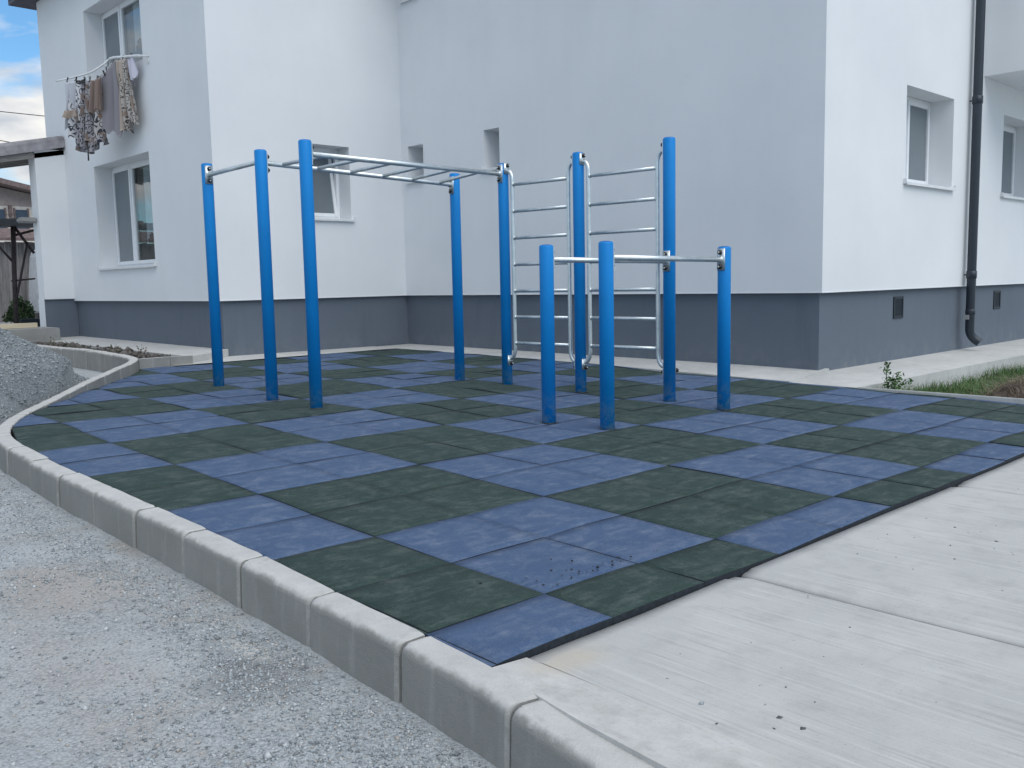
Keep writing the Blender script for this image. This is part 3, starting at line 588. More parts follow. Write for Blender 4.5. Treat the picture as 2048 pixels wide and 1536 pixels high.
# porch at the far end of the left wing
m = MB(); m.box(2.075, LX-.001, 14.2, 14.54, HP+.03, 3.50); m.box(2.065, LX+.03, 14.262, 14.545, .2, HP+.029); porch = put(m.build('porch_wall', M_wall), bld)
m = MB(); m.box(2.078, LX+I-.004, 14.25, 14.261, .16, HP+.028); o = m.build('porch_plinth', M_plinth); o.parent = porch
m = MB(); m.box(1.80, 2.064, 14.28, 14.52, 2.24, 2.33, .02); o = m.build('porch_ledge', M_dkconc); o.parent = porch
m = MB()
def slope(x): return 3.55+(x-2.55)*.20
for k in range(9):
    yb = 14.22+.25*k; m.tube([(1.02, yb, slope(1.02)+.06), (1.35, yb, slope(1.35)+.10), (LX-.004, yb, slope(LX)+.12)], [.085, .085, .085], 10)
A = [m.bm.verts.new(v) for v in ((1.1, 14.13, slope(1.1)-.04), (LX-.002, 14.13, slope(LX)), (LX-.002, 16.1, slope(LX)), (1.1, 16.1, slope(1.1)-.04))]; B = [m.bm.verts.new(v.co+Vector((0, 0, .12))) for v in A]
m.bm.faces.new(A[::-1]); m.bm.faces.new(B)
for k in range(4): m.bm.faces.new((A[k], A[(k+1) % 4], B[(k+1) % 4], B[k]))
o = m.build('porch_roof', simple('porch_roof_tile', (.30, .285, .30), .85, var=.25, scale=9)); put(o, bld)
m = MB()
for k in range(4): m.box(1.2, LX-.01, 14.2+.5*k, 14.28+.5*k, 0, .085)
for v in m.bm.verts: v.co.z += slope(v.co.x)-.125
o2 = m.build('rafters', mat_wood('grey_rafter', (.22, .2, .19), (.32, .3, .28), (3, 20, 20))); o2.parent = o

# ------------------------------------------------------------------ outdoor gym
PR = .0515
gym = thing('outdoor_gym', 'blue post climbing frame with steel pull-up bar, overhead ladder and two wall bar panels', 'climbing frame', (2, 3, 0))
low = thing('parallel_bar', 'separate single low steel bar on two short blue posts nearest the camera', 'exercise bar', (2.4, 1.02, 0))
POST = {'A1': (.928, 5.353, 2.225), 'A2': (.797, 4.076, 2.195), 'A3': (.813, 3.390, 2.194), 'B1': (2.896, 4.026, 2.13), 'B2': (3.006, 3.435, 2.174),
        'B3': (3.091, 2.539, 2.183), 'B4': (3.156, 1.585, 2.201), 'L1': (1.621, 1.528, 1.301), 'L2': (1.71, 1.044, 1.306), 'L3': (3.089, 1.003, 1.285)}
M_capblue = simple('blue_cap', (.010, .10, .36), .5)
for k, (x, y, zt) in POST.items():
    par = low if k in ('L2', 'L3') else gym; z0 = Gf(x, y)
    m = MB(); m.lathe((x, y, z0-.06), (0, 0, 1), [(PR, 0), (PR, zt-z0+.05), (PR-.002, zt-z0+.057), (PR-.006, zt-z0+.06)], 40); p = put(m.build('post', M_post), par)
    m = MB(); m.lathe((x, y, zt-.001), (0, 0, 1), [(PR-.006, 0), (PR-.008, .004), (PR-.03, .008), (.001, .009)], 32); o = m.build('post_cap', M_capblue); o.parent = p
    m = MB(); c = m.box(x-.058, x+.066, y-.062, y+.05, z0+.001, z0+.0125) if False else m.lathe((x, y, z0-.005), (0, 0, 1), [(PR+.013, 0), (PR+.012, .0075), (PR+.001, .008)], 24); o = m.build('post_gap', M_black); o.parent = p
def plate(par, k, z, d, h=.17, bolts=(.056, -.056), off=0, wid=40):
    """curved fixing plate clamped to a post, with domed bolt covers"""
    x, y, _ = POST[k]; a0 = math.atan2(d[1], d[0])+off; m = MB(); n = 10; A, B = [], []
    for j in range(n+1):
        a = a0+R_(wid)*(2*j/n-1); ca, sa = math.cos(a), math.sin(a)
        A.append([m.bm.verts.new((x+ca*(PR+.001), y+sa*(PR+.001), z+s*h/2)) for s in (-1, 1)]); B.append([m.bm.verts.new((x+ca*(PR+.0065), y+sa*(PR+.0065), z+s*h/2)) for s in (-1, 1)])
    for L_ in (A, B):
        for p, q in zip(L_, L_[1:]): m.bm.faces.new((p[0], q[0], q[1], p[1])).smooth = True
    for p, q, r, s in zip(A, A[1:], B, B[1:]): m.bm.faces.new((p[0], q[0], s[0], r[0])); m.bm.faces.new((p[1], q[1], s[1], r[1]))
    m.bm.faces.new((A[0][0], A[0][1], B[0][1], B[0][0])); m.bm.faces.new((A[-1][0], A[-1][1], B[-1][1], B[-1][0]))
    o = m.build('bracket', M_galv); o.parent = par; ax = (math.cos(a0), math.sin(a0), 0)
    for dz in bolts:
        c = (x+ax[0]*(PR+.005), y+ax[1]*(PR+.005), z+dz); m = MB(); m.lathe(c, ax, [(.0195, 0), (.0195, .008), (.017, .015), (.011, .021), (.009, .0215), (.0088, .018), (.001, .018)], 18); b = m.build('bolt_cover', M_black); b.parent = par
        m = MB(); m.lathe((c[0]+ax[0]*.017, c[1]+ax[1]*.017, c[2]), ax, [(.0075, 0), (.0075, .006), (.005, .009)], 8); b = m.build('bolt', M_galv); b.parent = par
def span(par, name, a, b, z0, z1, r=.0205):
    A = Vector(POST[a][:2]); B = Vector(POST[b][:2]); t = (B-A).normalized(); p = A+t*(PR+.004); q = B-t*(PR+.004)
    m = MB(); m.tube([(*p, z0), (*q, z1)], r, 20)
    for c, s, z in ((p, 1, z0), (q, -1, z1)): m.lathe((c.x, c.y, z), (t.x*s, t.y*s, 0), [(r+.007, 0), (r+.003, .006), (r, .011)], 18)   # weld bead
    o = put(m.build(name, M_galv), par); plate(o, a, z0, t); plate(o, b, z1, -t); return o
span(gym, 'pull_up_bar', 'A1', 'A2', 2.118, 2.105)
span(gym, 'dip_bar', 'L1', 'B4', 1.20, 1.193)
span(low, 'dip_bar', 'L2', 'L3', 1.20, 1.188, .021)
# overhead ladder
R1 = span(gym, 'overhead_ladder', 'A3', 'B2', 2.092, 2.078, .0225); R1['label'] = 'overhead ladder with two rails and six rungs'
A = Vector(POST['A2'][:2]); B = Vector(POST['B1'][:2]); t = (B-A).normalized(); p = A+t*(PR+.004); q = B-t*(PR+.004); m = MB(); m.tube([(*p, 2.092), (*(q-t*.03), 2.025), (*(q), 2.012)], .0215, 20); o = m.build('rail', M_galv); o.parent = R1
plate(R1, 'A2', 2.09, t); plate(R1, 'B1', 2.015, -t)
A3 = Vector(POST['A3'][:2]); B2 = Vector(POST['B2'][:2])
for x in (1.0, 1.34, 1.68, 2.03, 2.37, 2.70):
    f = (x-A.x)/(B.x-A.x); c = A+(B-A)*f; d = A3+(B2-A3)*((x-A3.x)/(B2.x-A3.x)); za = 2.092-.067*f; zb = 2.092-.014*f
    m = MB(); m.tube([(*c, za+.004), (*d, zb)], .0165, 16); o = m.build('rung', M_galv); o.parent = R1
# wall bars
def wall_bars(a, b):
    A = Vector(POST[a][:2]); B = Vector(POST[b][:2]); t = (B-A).normalized(); root = None
    for s, P_, k in ((1, A, a), (-1, B, b)):
        d = t*s; e = P_+d*(PR+.003); r = P_+d*(PR+.062); pts = [(*e, 2.105)]; R0 = .058
        for j in range(0, 9): an = math.pi/2*j/8; c = P_+d*(PR+.062-R0); v = c+d*(R0*math.sin(an)); pts.append((*v, 2.105-R0*1.5*(1-math.cos(an))))
        for z in (1.6, 1.0): pts.append((*r, z))
        for j in range(0, 9): an = math.pi/2*j/8; c = P_+d*(PR+.062-R0); v = c+d*(R0*math.cos(an)); pts.append((*v, .305+R0*1.9*(1-math.sin(an))))
        pts.append((*e, .305)); m = MB(); m.tube(pts, .0185, 16)
        if root is None: root = put(m.build('wall_bars', M_galv), gym)
        else: o = m.build('side_rail', M_galv); o.parent = root
    for P_, k, d in ((A, a, t), (B, b, -t)):
        plate(root, k, 2.125, d, .10, (.028,)); plate(root, k, .285, d, .10, (-.028,))
    p = A+t*(PR+.062); q = B-t*(PR+.062)
    for j in range(7):
        z = .455+.2525*j; m = MB(); m.tube([(*p, z), (*q, z)], .0165, 16)
        for c, s in ((p, 1), (q, -1)): m.lathe((c.x+t.x*s*.012, c.y+t.y*s*.012, z), (t.x*s, t.y*s, 0), [(.021, 0), (.021, .006), (.0165, .012)], 14)
        o = m.build('rung', M_galv); o.parent = root
wall_bars('B2', 'B3'); wall_bars('B3', 'B4')
x, y, _ = POST['B4']; m = MB()                                   # lone bolt low on the end post
m.lathe((x+.03, y-.047, .275), (.5, -.85, 0), [(.0195, 0), (.0195, .008), (.017, .015), (.009, .0215), (.001, .02)], 18); put(m.build('bolt_cover', M_black), gym)

# ------------------------------------------------------------------ laundry on the upper window
rack = thing('clothes_drying_rack', 'white tubular drying rack bent out from the upper window', 'drying rack', (2.57, 10.5, 4.4))
RAIL = catmull([(2.575, 10.40, 4.40), (2.47, 10.463, 4.405), (2.43, 10.907, 4.466), (2.385, 11.33, 4.512), (2.28, 11.398, 4.414), (2.12, 11.482, 4.297), (1.98, 11.716, 4.253), (1.85, 12.14, 4.248)], 8)
m = MB(); m.tube([tuple(p) for p in RAIL], .013, 10); m.tube([tuple(p) for p in RAIL[8:26]], .02, 10); put(m.build('rail', M_line), rack)
LINE = catmull([(1.88, 12.0, 4.235), (1.96, 11.62, 4.188), (2.06, 11.47, 4.18), (2.18, 11.24, 4.19), (2.27, 11.2, 4.32), (2.36, 11.15, 4.43), (2.44, 10.8, 4.44), (2.50, 10.5, 4.41)], 8)
m = MB(); m.tube([tuple(p) for p in LINE], .004, 6); put(m.build('drying_line', M_line), rack)
m = MB(); m.tube([(2.575, 11.9, 4.42), (2.385, 11.36, 4.50)], .011, 8); m.tube([(2.575, 10.42, 4.43), (2.575, 10.42, 4.3)], .02, 8); put(m.build('strut', M_line), rack)
C_white = mat_cloth('white_cotton', (.58, .59, .64)); C_lilac = mat_cloth('lilac_cotton', (.58, .57, .66)); C_grey = mat_cloth('grey_jersey', (.24, .23, .255)); C_taupe = mat_cloth('taupe_cloth', (.19, .165, .165))
C_beige = mat_cloth('beige_cloth', (.45, .38, .33)); C_black = mat_cloth('black_cloth', (.02, .024, .03)); C_tan = mat_cloth('tan_cuff', (.40, .30, .235)); C_brown = mat_cloth('brown_cloth', (.24, .18, .155))
C_swirl = mat_cloth('swirl_print', (.62, .62, .64), None, (.035, .04, .06), 8); C_bswirl = mat_cloth('brown_swirl_print', (.45, .43, .42), (.22, .15, .12), (.03, .03, .04), 9); C_leo = mat_cloth('leopard_print', (.45, .42, .39), (.28, .21, .17), (.03, .028, .03), 12); C_hem = mat_cloth('dark_hem_print', (.34, .33, .36), (.2, .15, .13), (.02, .022, .03), 11)
def cloth(name, Q, mat, folds=3, amp=.03, bulge=.0, wav=.02, parent=None, thick=.006, seed=1, full=1.35):
    tl, tr, br, bl = [np.array(q) for q in Q]; mid = (br+bl)/2; br, bl = mid+(br-mid)*full, mid+(bl-mid)*full; nu, nv = 26, 30; V = []
    ph = seed*1.7; n = np.cross(tr-tl, bl-tl); n /= np.linalg.norm(n)
    for s in (0, 1):
        for i in range(nu):
            u = i/(nu-1)
            for j in range(nv):
                v = j/(nv-1); top = tl+(tr-tl)*u; bot = bl+(br-bl)*u; p = top+(bot-top)*v
                a = 1.5*amp*(.3+.7*v**.7); d = a*math.sin(2*math.pi*folds*u+ph+1.2*v)+.4*a*math.sin(2*math.pi*folds*1.7*u+2*ph+2.1*v)
                p = p+n*(d+s*thick)+np.array([0, 0, 1])*(wav*math.sin(6*u+ph)+.8*wav*math.sin(13*u+2*ph)+.5*wav*math.sin(29*u+3*ph))*v**2-np.array([0, 0, .018])*math.sin(math.pi*u)*(1-v)
                p = p+(tr-tl)*bulge*math.sin(math.pi*v)*(u-.5); V.append(p)
    F = []; N_ = nu*nv; id_ = lambda s, i, j: s*N_+i*nv+j
    for i in range(nu-1):
        for j in range(nv-1): F.append((id_(0, i, j), id_(0, i+1, j), id_(0, i+1, j+1), id_(0, i, j+1))); F.append((id_(1, i, j), id_(1, i, j+1), id_(1, i+1, j+1), id_(1, i+1, j)))
    for i in range(nu-1):
        for j in (0, nv-1): F.append((id_(0, i, j), id_(1, i, j), id_(1, i+1, j), id_(0, i+1, j)))
    for j in range(nv-1):
        for i in (0, nu-1): F.append((id_(0, i, j), id_(0, i, j+1), id_(1, i, j+1), id_(1, i, j)))
    return mesh_np(name, V, F, mat, parent, True)
GRP = 'laundry hung at the upper window'
def garment(*a, lab, cat, **k):
    o = cloth(*a, **k); tag(o, lab, cat, GRP); return o
garment('shirt', [(1.88, 11.904, 4.205), (1.94, 11.612, 4.172), (1.96, 11.905, 3.437), (1.9, 12.01, 3.52)], C_white, 2, .03, -.2, .04, lab='plain white shirt hanging at the outer end of the drying rack', cat='shirt', seed=1)
b_ = garment('blouse', [(1.93, 11.795, 4.194), (2.02, 11.51, 4.172), (2.03, 11.588, 3.338), (1.94, 11.85, 3.372)], C_swirl, 2, .04, .25, .03, lab='white blouse with black swirls and a tan cuff beside the white shirt', cat='blouse', seed=2)
cloth('cuff', [(1.85, 11.885, 3.772), (1.885, 11.53, 3.752), (1.885, 11.54, 3.636), (1.85, 11.905, 3.672)], C_tan, 1, .012, 0, .01, parent=b_, seed=2)
garment('tunic', [(1.99, 11.66, 4.18), (2.08, 11.44, 4.17), (2.07, 11.47, 3.24), (1.97, 11.72, 3.25)], C_hem, 3, .05, .2, .05, lab='dark printed tunic behind the swirl blouse and the brown print dress', cat='tunic', seed=12)
garment('sock', [(1.965, 11.66, 4.207), (2.025, 11.47, 4.190), (2.025, 11.485, 4.128), (1.965, 11.67, 4.14)], C_black, 1, .015, 0, .02, lab='small black sock pegged flat on the drying line', cat='sock', seed=3)
d_ = garment('dress', [(2.05, 11.613, 4.191), (2.16, 11.269, 4.174), (2.15, 11.362, 3.262), (2.02, 11.825, 3.299)], C_bswirl, 3, .045, .1, .05, lab='brown and white swirl print dress with dark bunched hem on the drying line', cat='dress', seed=4)
cloth('hem', [(1.99, 11.83, 3.42), (2.16, 11.20, 3.36), (2.15, 11.28, 3.20), (2.0, 11.74, 3.17)], C_hem, 4, .05, 0, .05, parent=d_, seed=5)
cloth('belt', [(1.995, 11.462, 3.25), (1.995, 11.437, 3.25), (1.997, 11.447, 2.99), (1.997, 11.472, 2.99)], C_black, 1, .004, 0, .0, parent=d_, seed=1)
garment('top', [(2.07, 11.335, 4.15), (2.15, 11.149, 4.187), (2.15, 11.209, 3.698), (2.085, 11.395, 3.703)], C_brown, 2, .03, 0, .03, lab='short brown top with folded sleeve between the print dress and grey dress', cat='top', seed=6)
garment('grey_dress', [(2.19, 11.333, 4.224), (2.33, 11.046, 4.413), (2.32, 11.05, 3.411), (2.17, 11.358, 3.364)], C_grey, 2, .02, .1, .05, lab='plain grey dress, widest and smoothest garment in the laundry', cat='dress', seed=7)
garment('skirt', [(2.35, 11.197, 4.415), (2.38, 11.018, 4.441), (2.39, 11.053, 3.5), (2.35, 11.285, 3.482)], C_taupe, 3, .03, 0, .02, lab='taupe skirt hanging in deep folds right of the grey dress', cat='skirt', seed=8)
garment('trousers', [(2.345, 11.062, 4.439), (2.385, 10.921, 4.435), (2.375, 10.956, 3.392), (2.335, 11.09, 3.412)], C_beige, 2, .02, 0, .01, lab='narrow beige trousers hanging beside the black and white scarf', cat='trousers', seed=9)
garment('scarf', [(2.38, 11.01, 4.445), (2.42, 10.829, 4.439), (2.44, 10.651, 3.464), (2.40, 10.853, 3.437)], C_leo, 2, .035, .15, .04, lab='long animal print scarf twisted diagonally near the window wall', cat='scarf', seed=10)
garment('t_shirt', [(2.43, 10.93, 4.445), (2.45, 10.665, 4.417), (2.46, 10.622, 4.183), (2.44, 10.756, 4.066)], C_lilac, 2, .03, 0, .03, lab='pale lilac t-shirt bunched next to the wall', cat='t-shirt', seed=11)
peg0 = None
for k, f in enumerate((.06, .15, .27, .33, .41, .50, .56, .70, .82, .90)):
    p = LINE[int(f*(len(LINE)-1))]
    if peg0 is None:
        m = MB(); m.box(-.006, .006, -.012, -.003, -.035, .05, .002); m.box(-.006, .006, .003, .012, -.035, .05, .002); m.tube([(-.009, 0, .012), (.009, 0, .012)], .007, 8); peg0 = m.build('clothes_peg', M_black); o = peg0
    else: o = peg0.copy(); COL.objects.link(o)
    o.location = p; o.rotation_euler = (.2*math.sin(k*2.1), .25*math.cos(k*1.3), .4*k); tag(o, 'small dark clothes peg clipped on the drying line above the laundry', 'clothes peg', 'pegs on the drying line')

# ------------------------------------------------------------------ behind the left end: step, plank, yard things
m = MB(); m.box(.3, 2.05, 13.45, 14.19, .1, .435, .015)
o = m.build('concrete_step', M_dkconc); tag(o, 'rough grey concrete step below the pine plank by the porch', 'step')
m = MB(); m.box(.4, 1.82, 13.86, 13.98, .437, .52, .004); o = m.build('timber_plank', M_plank); tag(o, 'pale new pine plank lying on the concrete step', 'plank')
fence = thing('board_fence', 'weathered grey vertical board fence with a brown tiled coping behind the yard', 'fence', (3.5, 21, .4))
x = -3.0; 
while x < 6.5:
    w = rng.uniform(.13, .2); m = MB(); m.box(x, x+w-.008, 21+rng.uniform(-.01, .01), 21.03, .25, 2.25+rng.uniform(-.03, .02)); b = put(m.build('board', M_fence), fence); x += w
m = MB(); A = [m.bm.verts.new(v) for v in ((-3.1, 20.7, 2.25), (6.6, 20.7, 2.25), (6.6, 21.3, 2.50), (-3.1, 21.3, 2.50))]; B = [m.bm.verts.new(v.co+Vector((0, 0, .07))) for v in A]
m.bm.faces.new(A[::-1]); m.bm.faces.new(B)
for k in range(4): m.bm.faces.new((A[k], A[(k+1) % 4], B[(k+1) % 4], B[k]))
put(m.build('coping', M_brownroof), fence)
frame = thing('pipe_frame', 'rusty steel pipe frame with diagonal braces standing in front of the board fence', 'metal frame', (2.35, 17, .42))
def rod(name, pts, r=.03, par=frame, mat=M_rust): m = MB(); m.tube(pts, r, 10); return put(m.build(name, mat), par)
rod('upright', [(2.35, 17, .40), (2.38, 17, 1.29), (2.43, 17, 2.34)], .045)
rod('upright', [(.9, 17, .40), (.9, 17, 2.34)], .045)
rod('brace', [(1.85, 17.02, 2.35), (2.40, 17.02, 1.62)], .022); rod('brace', [(2.66, 16.95, 2.04), (2.36, 16.95, .85)], .022); rod('brace', [(2.45, 17, 2.34), (2.56, 17, 2.16), (2.78, 17, 1.82)], .028)
rod('crossbar', [(2.32, 17, 1.27), (2.76, 17, 1.31)], .018); rod('crossbar', [(2.42, 17.04, 2.16), (2.9, 17.04, 2.3)], .025)
m = MB(); m.box(-1.5, 2.95, 16.4, 17.6, 2.36, 2.43); m.box(-1.5, 2.95, 16.36, 16.40, 2.33, 2.44); put(m.build('canopy_roof', simple('canopy_sheet', (.09, .09, .1), .6)), frame)
# partly seen white van
van = thing('white_van', 'white van parked behind the porch pillar, only its rear corner showing', 'van', (4.6, 19.3, .4))
def vanb():
    prof = [(0, .55), (-.02, .9), (.0, 1.3), (.07, 1.9), (.16, 2.05), (.35, 2.08), (2.0, 2.08), (2.6, 1.5), (3.2, 1.4), (3.3, .95), (3.3, .55)]
    m = MB(); A = [m.bm.verts.new((3.66+a, 19.0, b)) for a, b in prof]; B = [m.bm.verts.new((3.66+a, 20.6, b)) for a, b in prof]; m.bm.faces.new(A); m.bm.faces.new(B[::-1])
    for k in range(len(prof)): m.bm.faces.new((A[k], A[(k+1) % len(prof)], B[(k+1) % len(prof)], B[k]))
    bmesh.ops.recalc_face_normals(m.bm, faces=m.bm.faces); bmesh.ops.bevel(m.bm, geom=m.bm.edges[:], offset=.04, segments=3, affect='EDGES')
    put(m.build('body', simple('van_paint', (.66, .68, .71), .25)), van)
    for x in (4.10, 6.33):
        m = MB(); m.lathe((x, 18.96, .72), (0, 1, 0), [(.2, 0), (.31, .01), (.33, .05), (.33, .18), (.2, .2)], 24); w = put(m.build('wheel', M_black), van)
    m = MB(); m.box(3.70, 4.02, 18.97, 19.01, .98, 1.10, .01); put(m.build('tail_light', simple('lamp_dark', (.06, .05, .055), .2)), van)
    m = MB(); m.box(3.64, 4.38, 18.98, 19.3, .56, .70, .02); put(m.build('bumper', M_black), van)
    m = MB(); m.box(4.0, 4.8, 18.982, 19.0, 1.5, 1.9, .03); put(m.build('side_window', M_dpane), van)
vanb()
m = MB(); m.box(2.52, 3.3, 17.2, 17.45, .33, .50, .01); o = m.build('dark_box', M_vent); tag(o, 'low dark box on the ground beside the pipe frame', 'box')
# bushes
M_bush = mat_leaf('bush_leaf', (.035, .065, .035), (.07, .12, .05)); M_bush2 = mat_leaf('bush_leaf_light', (.06, .10, .04), (.10, .16, .06))
def leaves(C_, rad, n, size, hemi=True):
    th = rng.uniform(0, 2*math.pi, n); zz = rng.uniform(0 if hemi else -1, 1, n); r = rng.uniform(.45, 1.05, n)**.6*(1+.25*np.sin(th*3+zz*4)); s = np.sqrt(1-zz*zz)
    P = np.array(C_)+np.stack([r*s*np.cos(th)*rad[0], r*s*np.sin(th)*rad[1], r*zz*rad[2]], -1); return P
def leaf_mesh(name, P, size, mats, parent=None):
    n = len(P); a = rng.normal(0, 1, (n, 3)); a /= np.linalg.norm(a, axis=1)[:, None]; b = np.cross(a, rng.normal(0, 1, (n, 3))); b /= np.linalg.norm(b, axis=1)[:, None]; sz = size*rng.uniform(.6, 1.4, (n, 1))
    V = np.stack([P-a*sz, P+b*sz*.45, P+a*sz, P-b*sz*.45], 1).reshape(-1, 3); F = np.arange(4*n).reshape(n, 4); return mesh_np(name, V, F, mats, parent, mi=rng.integers(0, len(mats), n))
for (c, rad, n, lab) in (((1.72, 18.3, .45), (.50, .4, .52), 2200, 'dense dark green bush before the board fence at the picture edge'), ((2.86, 18.6, .42), (.26, .3, .42), 1100, 'small lighter green bush between pipe frame and white van')):
    bsh = thing('bush', lab, 'bush', c); P = leaves(c, rad, n, .05); put(leaf_mesh('foliage', P, .055, [M_bush, M_bush2]), bsh); m = MB()
    for k in range(5): an = k*1.26; m.tube([c, (c[0]+.2*math.cos(an)*rad[0], c[1]+.2*math.sin(an), c[2]+rad[2]*.5), (c[0]+.6*math.cos(an)*rad[0], c[1]+.5*math.sin(an)*rad[1], c[2]+rad[2]*.9)], [.02, .012, .005], 6)
    put(m.build('stem', M_rust), bsh)
# house further back
house = thing('brown_roofed_house', 'distant house with brown tiled gable, white walls and dark blue windows', 'house', (5.2, 31, 0))
m = MB(); m.box(2.0, 9.5, 30.02, 36, .2, 3.83); put(m.build('wall', simple('house_wall', (.62, .58, .53), .9)), house)
m = MB()
for a, b, c in (((1.2, 3.75), (5.35, 4.55), (9.8, 3.60)),):
    for y0, y1 in ((29.4, 36.4),):
        T = [m.bm.verts.new((x, y, z+dz)) for dz in (0, .16) for y in (y0, y1) for x, z in (a, b, c)]
        I_ = lambda d, y, k: T[d*6+y*3+k]
        for d in (0, 1):
            for k in (0, 1): m.bm.faces.new((I_(d, 0, k), I_(d, 0, k+1), I_(d, 1, k+1), I_(d, 1, k)))
        for y in (0, 1):
            for k in (0, 1): m.bm.faces.new((I_(0, y, k), I_(0, y, k+1), I_(1, y, k+1), I_(1, y, k)))
        for k in (0, 2): m.bm.faces.new((I_(0, 0, k), I_(0, 1, k), I_(1, 1, k), I_(1, 0, k)))
put(m.build('roof', M_brownroof), house)
m = MB(); A = [m.bm.verts.new((x, y, z)) for y in (30.03, 30.2) for x, z in ((2.0, 3.83), (5.35, 4.50), (9.5, 3.7))]; m.bm.faces.new(A[:3]); m.bm.faces.new(A[3:][::-1]); [m.bm.faces.new((A[k], A[(k+1) % 3], A[3+(k+1) % 3], A[3+k])) for k in range(3)]; put(m.build('gable', simple('gable_board', (.33, .28, .26), .8)), house)
M_blued = mat_glass('blue_dark_pane', (.05, .075, .11), .15)
for x0, x1 in ((5.25, 5.82), (6.14, 6.50), (7.0, 7.5)):
    m = MB(); m.box(x0, x1, 29.98, 30.015, 3.0, 3.72); w = put(m.build('window', M_blued), house); m = MB()
    m.box(x0-.05, x0-.001, 29.96, 30.018, 2.95, 3.77); m.box(x1+.001, x1+.05, 29.96, 30.018, 2.95, 3.77); o = m.build('frame', M_brownroof); o.parent = w
m = MB(); m.box(5.94, 6.04, 29.94, 30.017, 3.5, 3.85); m.box(5.95, 6.06, 29.94, 30.017, 3.28, 3.45); put(m.build('post', M_brownroof), house)
m = MB()
for z in (3.42, 3.55, 3.30): m.tube([(5.8, 29.9, z), (6.2, 29.9, z+.03)], .008, 6)
put(m.build('wire', M_rust), house)
barn = thing('metal_roofed_house', 'far house showing a pale sheet metal gable above the brown roof', 'house', (6.6, 36, 0))
m = MB(); m.box(5.9, 9.6, 37, 42, .2, 4.5); put(m.build('wall', simple('barn_wall', (.5, .5, .5), .9)), barn)
m = MB(); A = [m.bm.verts.new((x, y, z)) for y in (36.9, 42.1) for x, z in ((7.15, 4.55), (7.75, 5.02), (8.6, 4.6))]
for f in ((0, 1, 2), (5, 4, 3), (0, 3, 4, 1), (1, 4, 5, 2), (0, 2, 5, 3)): m.bm.faces.new([A[k] for k in f])
put(m.build('roof', simple('sheet_metal', (.55, .57, .59), .35, .5)), barn)
for (p, q, s, lab) in (((-12, 29, 7.2), (14, 31, 7.05), .25, 'upper thin power cable crossing the sky left of the building'), ((-12, 31, 8.6), (9.0, 29, 5.4), .2, 'lower thin power cable sloping down towards the porch roof')):
    m = MB(); m.tube([tuple(np.array(p)+(np.array(q)-np.array(p))*f-np.array([0, 0, s*4*f*(1-f)])) for f in np.linspace(0, 1, 20)], .014, 6); o = m.build('power_cable', M_black); tag(o, lab, 'cable')

# ------------------------------------------------------------------ grass and weeds on the right
M_grass = mat_leaf('grass_blade', (.05, .115, .03), (.085, .165, .045)); M_grass2 = mat_leaf('dry_blade', (.20, .19, .09), (.27, .25, .13)); M_weed = mat_leaf('weed_leaf', (.05, .10, .04), (.085, .15, .06)); M_straw = mat_leaf('straw', (.16, .12, .09), (.30, .235, .17))
def blades(name, X, Y, Z, H, W, mats, weights, lean=.45):
    n = len(X); a = rng.uniform(0, 2*math.pi, n); l = rng.normal(0, lean, n); dx, dy = np.cos(a), np.sin(a); px_, py2 = -dy, dx
    B = np.stack([X, Y, Z], -1); Wv = np.stack([px_, py2, 0*X], -1)*W[:, None]; d = np.stack([dx*l, dy*l, np.ones(n)], -1)
    M1 = B+d*(H*.55)[:, None]; d2 = np.stack([dx*l*2.1, dy*l*2.1, np.ones(n)*(1-.25*np.abs(l))], -1); T = B+d2*H[:, None]
    V = np.stack([B-Wv, B+Wv, M1+Wv*.75, M1-Wv*.75, T+Wv*.1, T-Wv*.1], 1).reshape(-1, 3); k = (np.arange(n)*6)[:, None]
    F = np.concatenate([k+np.array([[0, 1, 2, 3]]), k+np.array([[3, 2, 4, 5]])], 0); mi = np.tile(rng.choice(len(mats), n, p=weights), 2); return mesh_np(name, V, F, mats, mi=mi)
n = 42000; x = 5.13+rng.random(n)**1.3*6.5; y = rng.uniform(-1.6, .79, n); den = vnoise(x*1.8, y*1.8, 3); ok = (rng.random(n) < .25+1.2*sstep(.35, .65, den)) & ~((np.abs(x-5.8) < .35) & (np.abs(y+.45) < .35)); x, y = x[ok], y[ok]
h = rng.uniform(.05, .15, len(x))*(.5+1.2*den[ok])*(1+.12*sstep(.3, .75, y)); g = blades('grass', x, y, ground_z(x, y), h, rng.uniform(.002, .0045, len(x)), [M_grass, M_grass2], [.93, .07]); tag(g, 'rough green grass growing between the side apron and the tiles', 'grass', kind='stuff')
n = 3600; x = rng.uniform(5.17, 9, n); y = rng.uniform(-1.2, .79, n); lw = leaf_mesh('clover', np.stack([x, y, ground_z(x, y)+rng.uniform(.01, .06, n)], -1), .016, [M_weed, M_grass]); tag(lw, 'small broad weed leaves low among the grass on the right', 'weeds', kind='stuff')
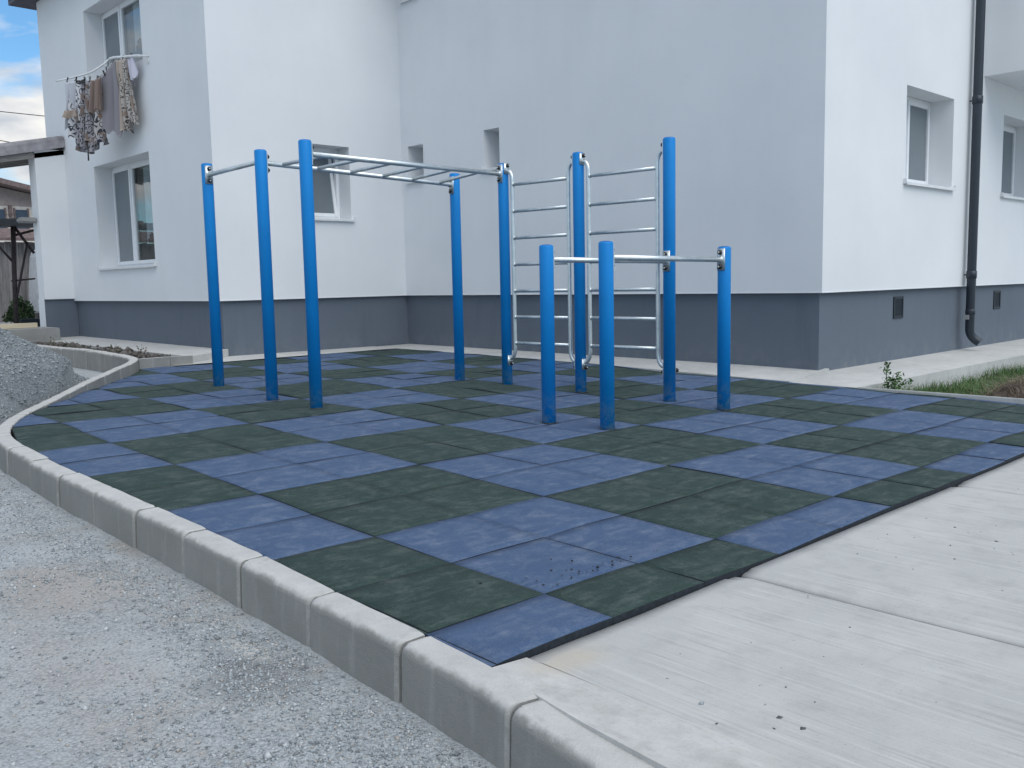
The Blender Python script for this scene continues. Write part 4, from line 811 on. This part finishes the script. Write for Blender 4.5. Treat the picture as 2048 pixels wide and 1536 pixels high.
# dry clod heap
hp = thing('dry_grass_heap', 'brown heap of dug earth and dry roots on the grass at right', 'heap', (5.8, -.45, -.1)); ux = np.linspace(-1, 1, 36); UX, UY = np.meshgrid(ux, ux, indexing='ij'); rr = np.hypot(UX, UY)
HZ2 = -.13+.20*np.clip(1-rr**2.2, 0, 1)*(.6+.8*vnoise(UX*3+7, UY*3, 3))+(vnoise(UX*9, UY*9, 3)-.5)*.04; i2 = np.arange(HZ2.size).reshape(HZ2.shape)
put(mesh_np('earth', np.stack([5.82+UX*.52, -.46+UY*.44, HZ2], -1).reshape(-1, 3), np.stack([i2[:-1, :-1], i2[1:, :-1], i2[1:, 1:], i2[:-1, 1:]], -1).reshape(-1, 4), simple('dug_earth', (.10, .078, .066), .95, var=.4, scale=25, bump=.8, bscale=50), smooth=True), hp)
n = 1500; a = rng.uniform(0, 2*math.pi, n); r = np.sqrt(rng.random(n)); x = 5.82+r*np.cos(a)*.5; y = -.46+r*np.sin(a)*.42; st_ = blades('straw', x, y, -.13+.17*(1-r**2), rng.uniform(.05, .16, n), rng.uniform(.0015, .003, n), [M_straw], [1.], 1.3); st_['kind'] = 'stuff'; put(st_, hp)
# tall weed against the side apron
wd = thing('weed_plant', 'tall leafy green weed standing against the corner of the side apron', 'weed', (5.45, .72, -.1)); m = MB(); P = []
for (tx, ty, h, sd) in ((-.06, .0, .31, 0), (.10, -.03, .19, 1), (.02, -.05, .15, 2), (.20, .0, .12, 3), (.32, -.02, .10, 1)):
    pts = [(5.45+tx*f*1.2+.018*math.sin(9*f+sd), .72+ty*f, -.1+h*f) for f in np.linspace(0, 1, 9)]; m.tube(pts, [.006-.004*k/8 for k in range(9)], 6)
    for q in pts[1:]:
        for _ in range(7): P.append(np.array(q)+rng.normal(0, .026, 3)*(1.5-(q[2]+.1)/.3))
    if sd == 0:
        for q in pts[5:]:
            for _ in range(3): P.append(np.array(q)+rng.normal(0, .012, 3))
put(m.build('stem', M_weed), wd); put(leaf_mesh('leaves', np.array(P), .020, [M_weed, M_grass]), wd)
# weeds in the planter
for k, (x, y, h) in enumerate(((1.35, 11.6, .16), (1.45, 11.2, .1), (1.5, 9.6, .12), (1.62, 9.0, .12))):
    m = MB(); P = []
    for q in range(3): pts = [(x+.03*q+.04*f*(q-1), y+.02*q, .2+h*f*(1-.2*q)) for f in np.linspace(0, 1, 5)]; m.tube(pts, .003, 5); P += [np.array(pts[j])+rng.normal(0, .012, 3) for j in (2, 3, 4) for _ in range(2)]
    w = thing('dry_sprig', 'thin dry weed sprig sticking out of the planter soil', 'weed', (x, y, .2), 'dry weed sprigs in the planter'); put(m.build('stem', M_straw), w); put(leaf_mesh('leaves', np.array(P), .018, [M_bush, M_straw]), w)
# one fallen leaf
m = MB(); v = [m.bm.verts.new(p) for p in ((-.02, 0, 0), (-.006, .010, .004), (.014, .007, .002), (.022, 0, .005), (.012, -.008, .001), (-.008, -.009, .003))]; m.bm.faces.new(v); c = m.bm.verts.new((0, 0, -.002)); m.bm.faces.ensure_lookup_table()
o = m.build('fallen_leaf', simple('orange_leaf', (.42, .17, .07), .7)); o.location = (-1.72, -1.50, float(ground_z(np.array(-1.72), np.array(-1.5)))+.012); tag(o, 'small orange fallen leaf on the gravel by the kerb', 'leaf')
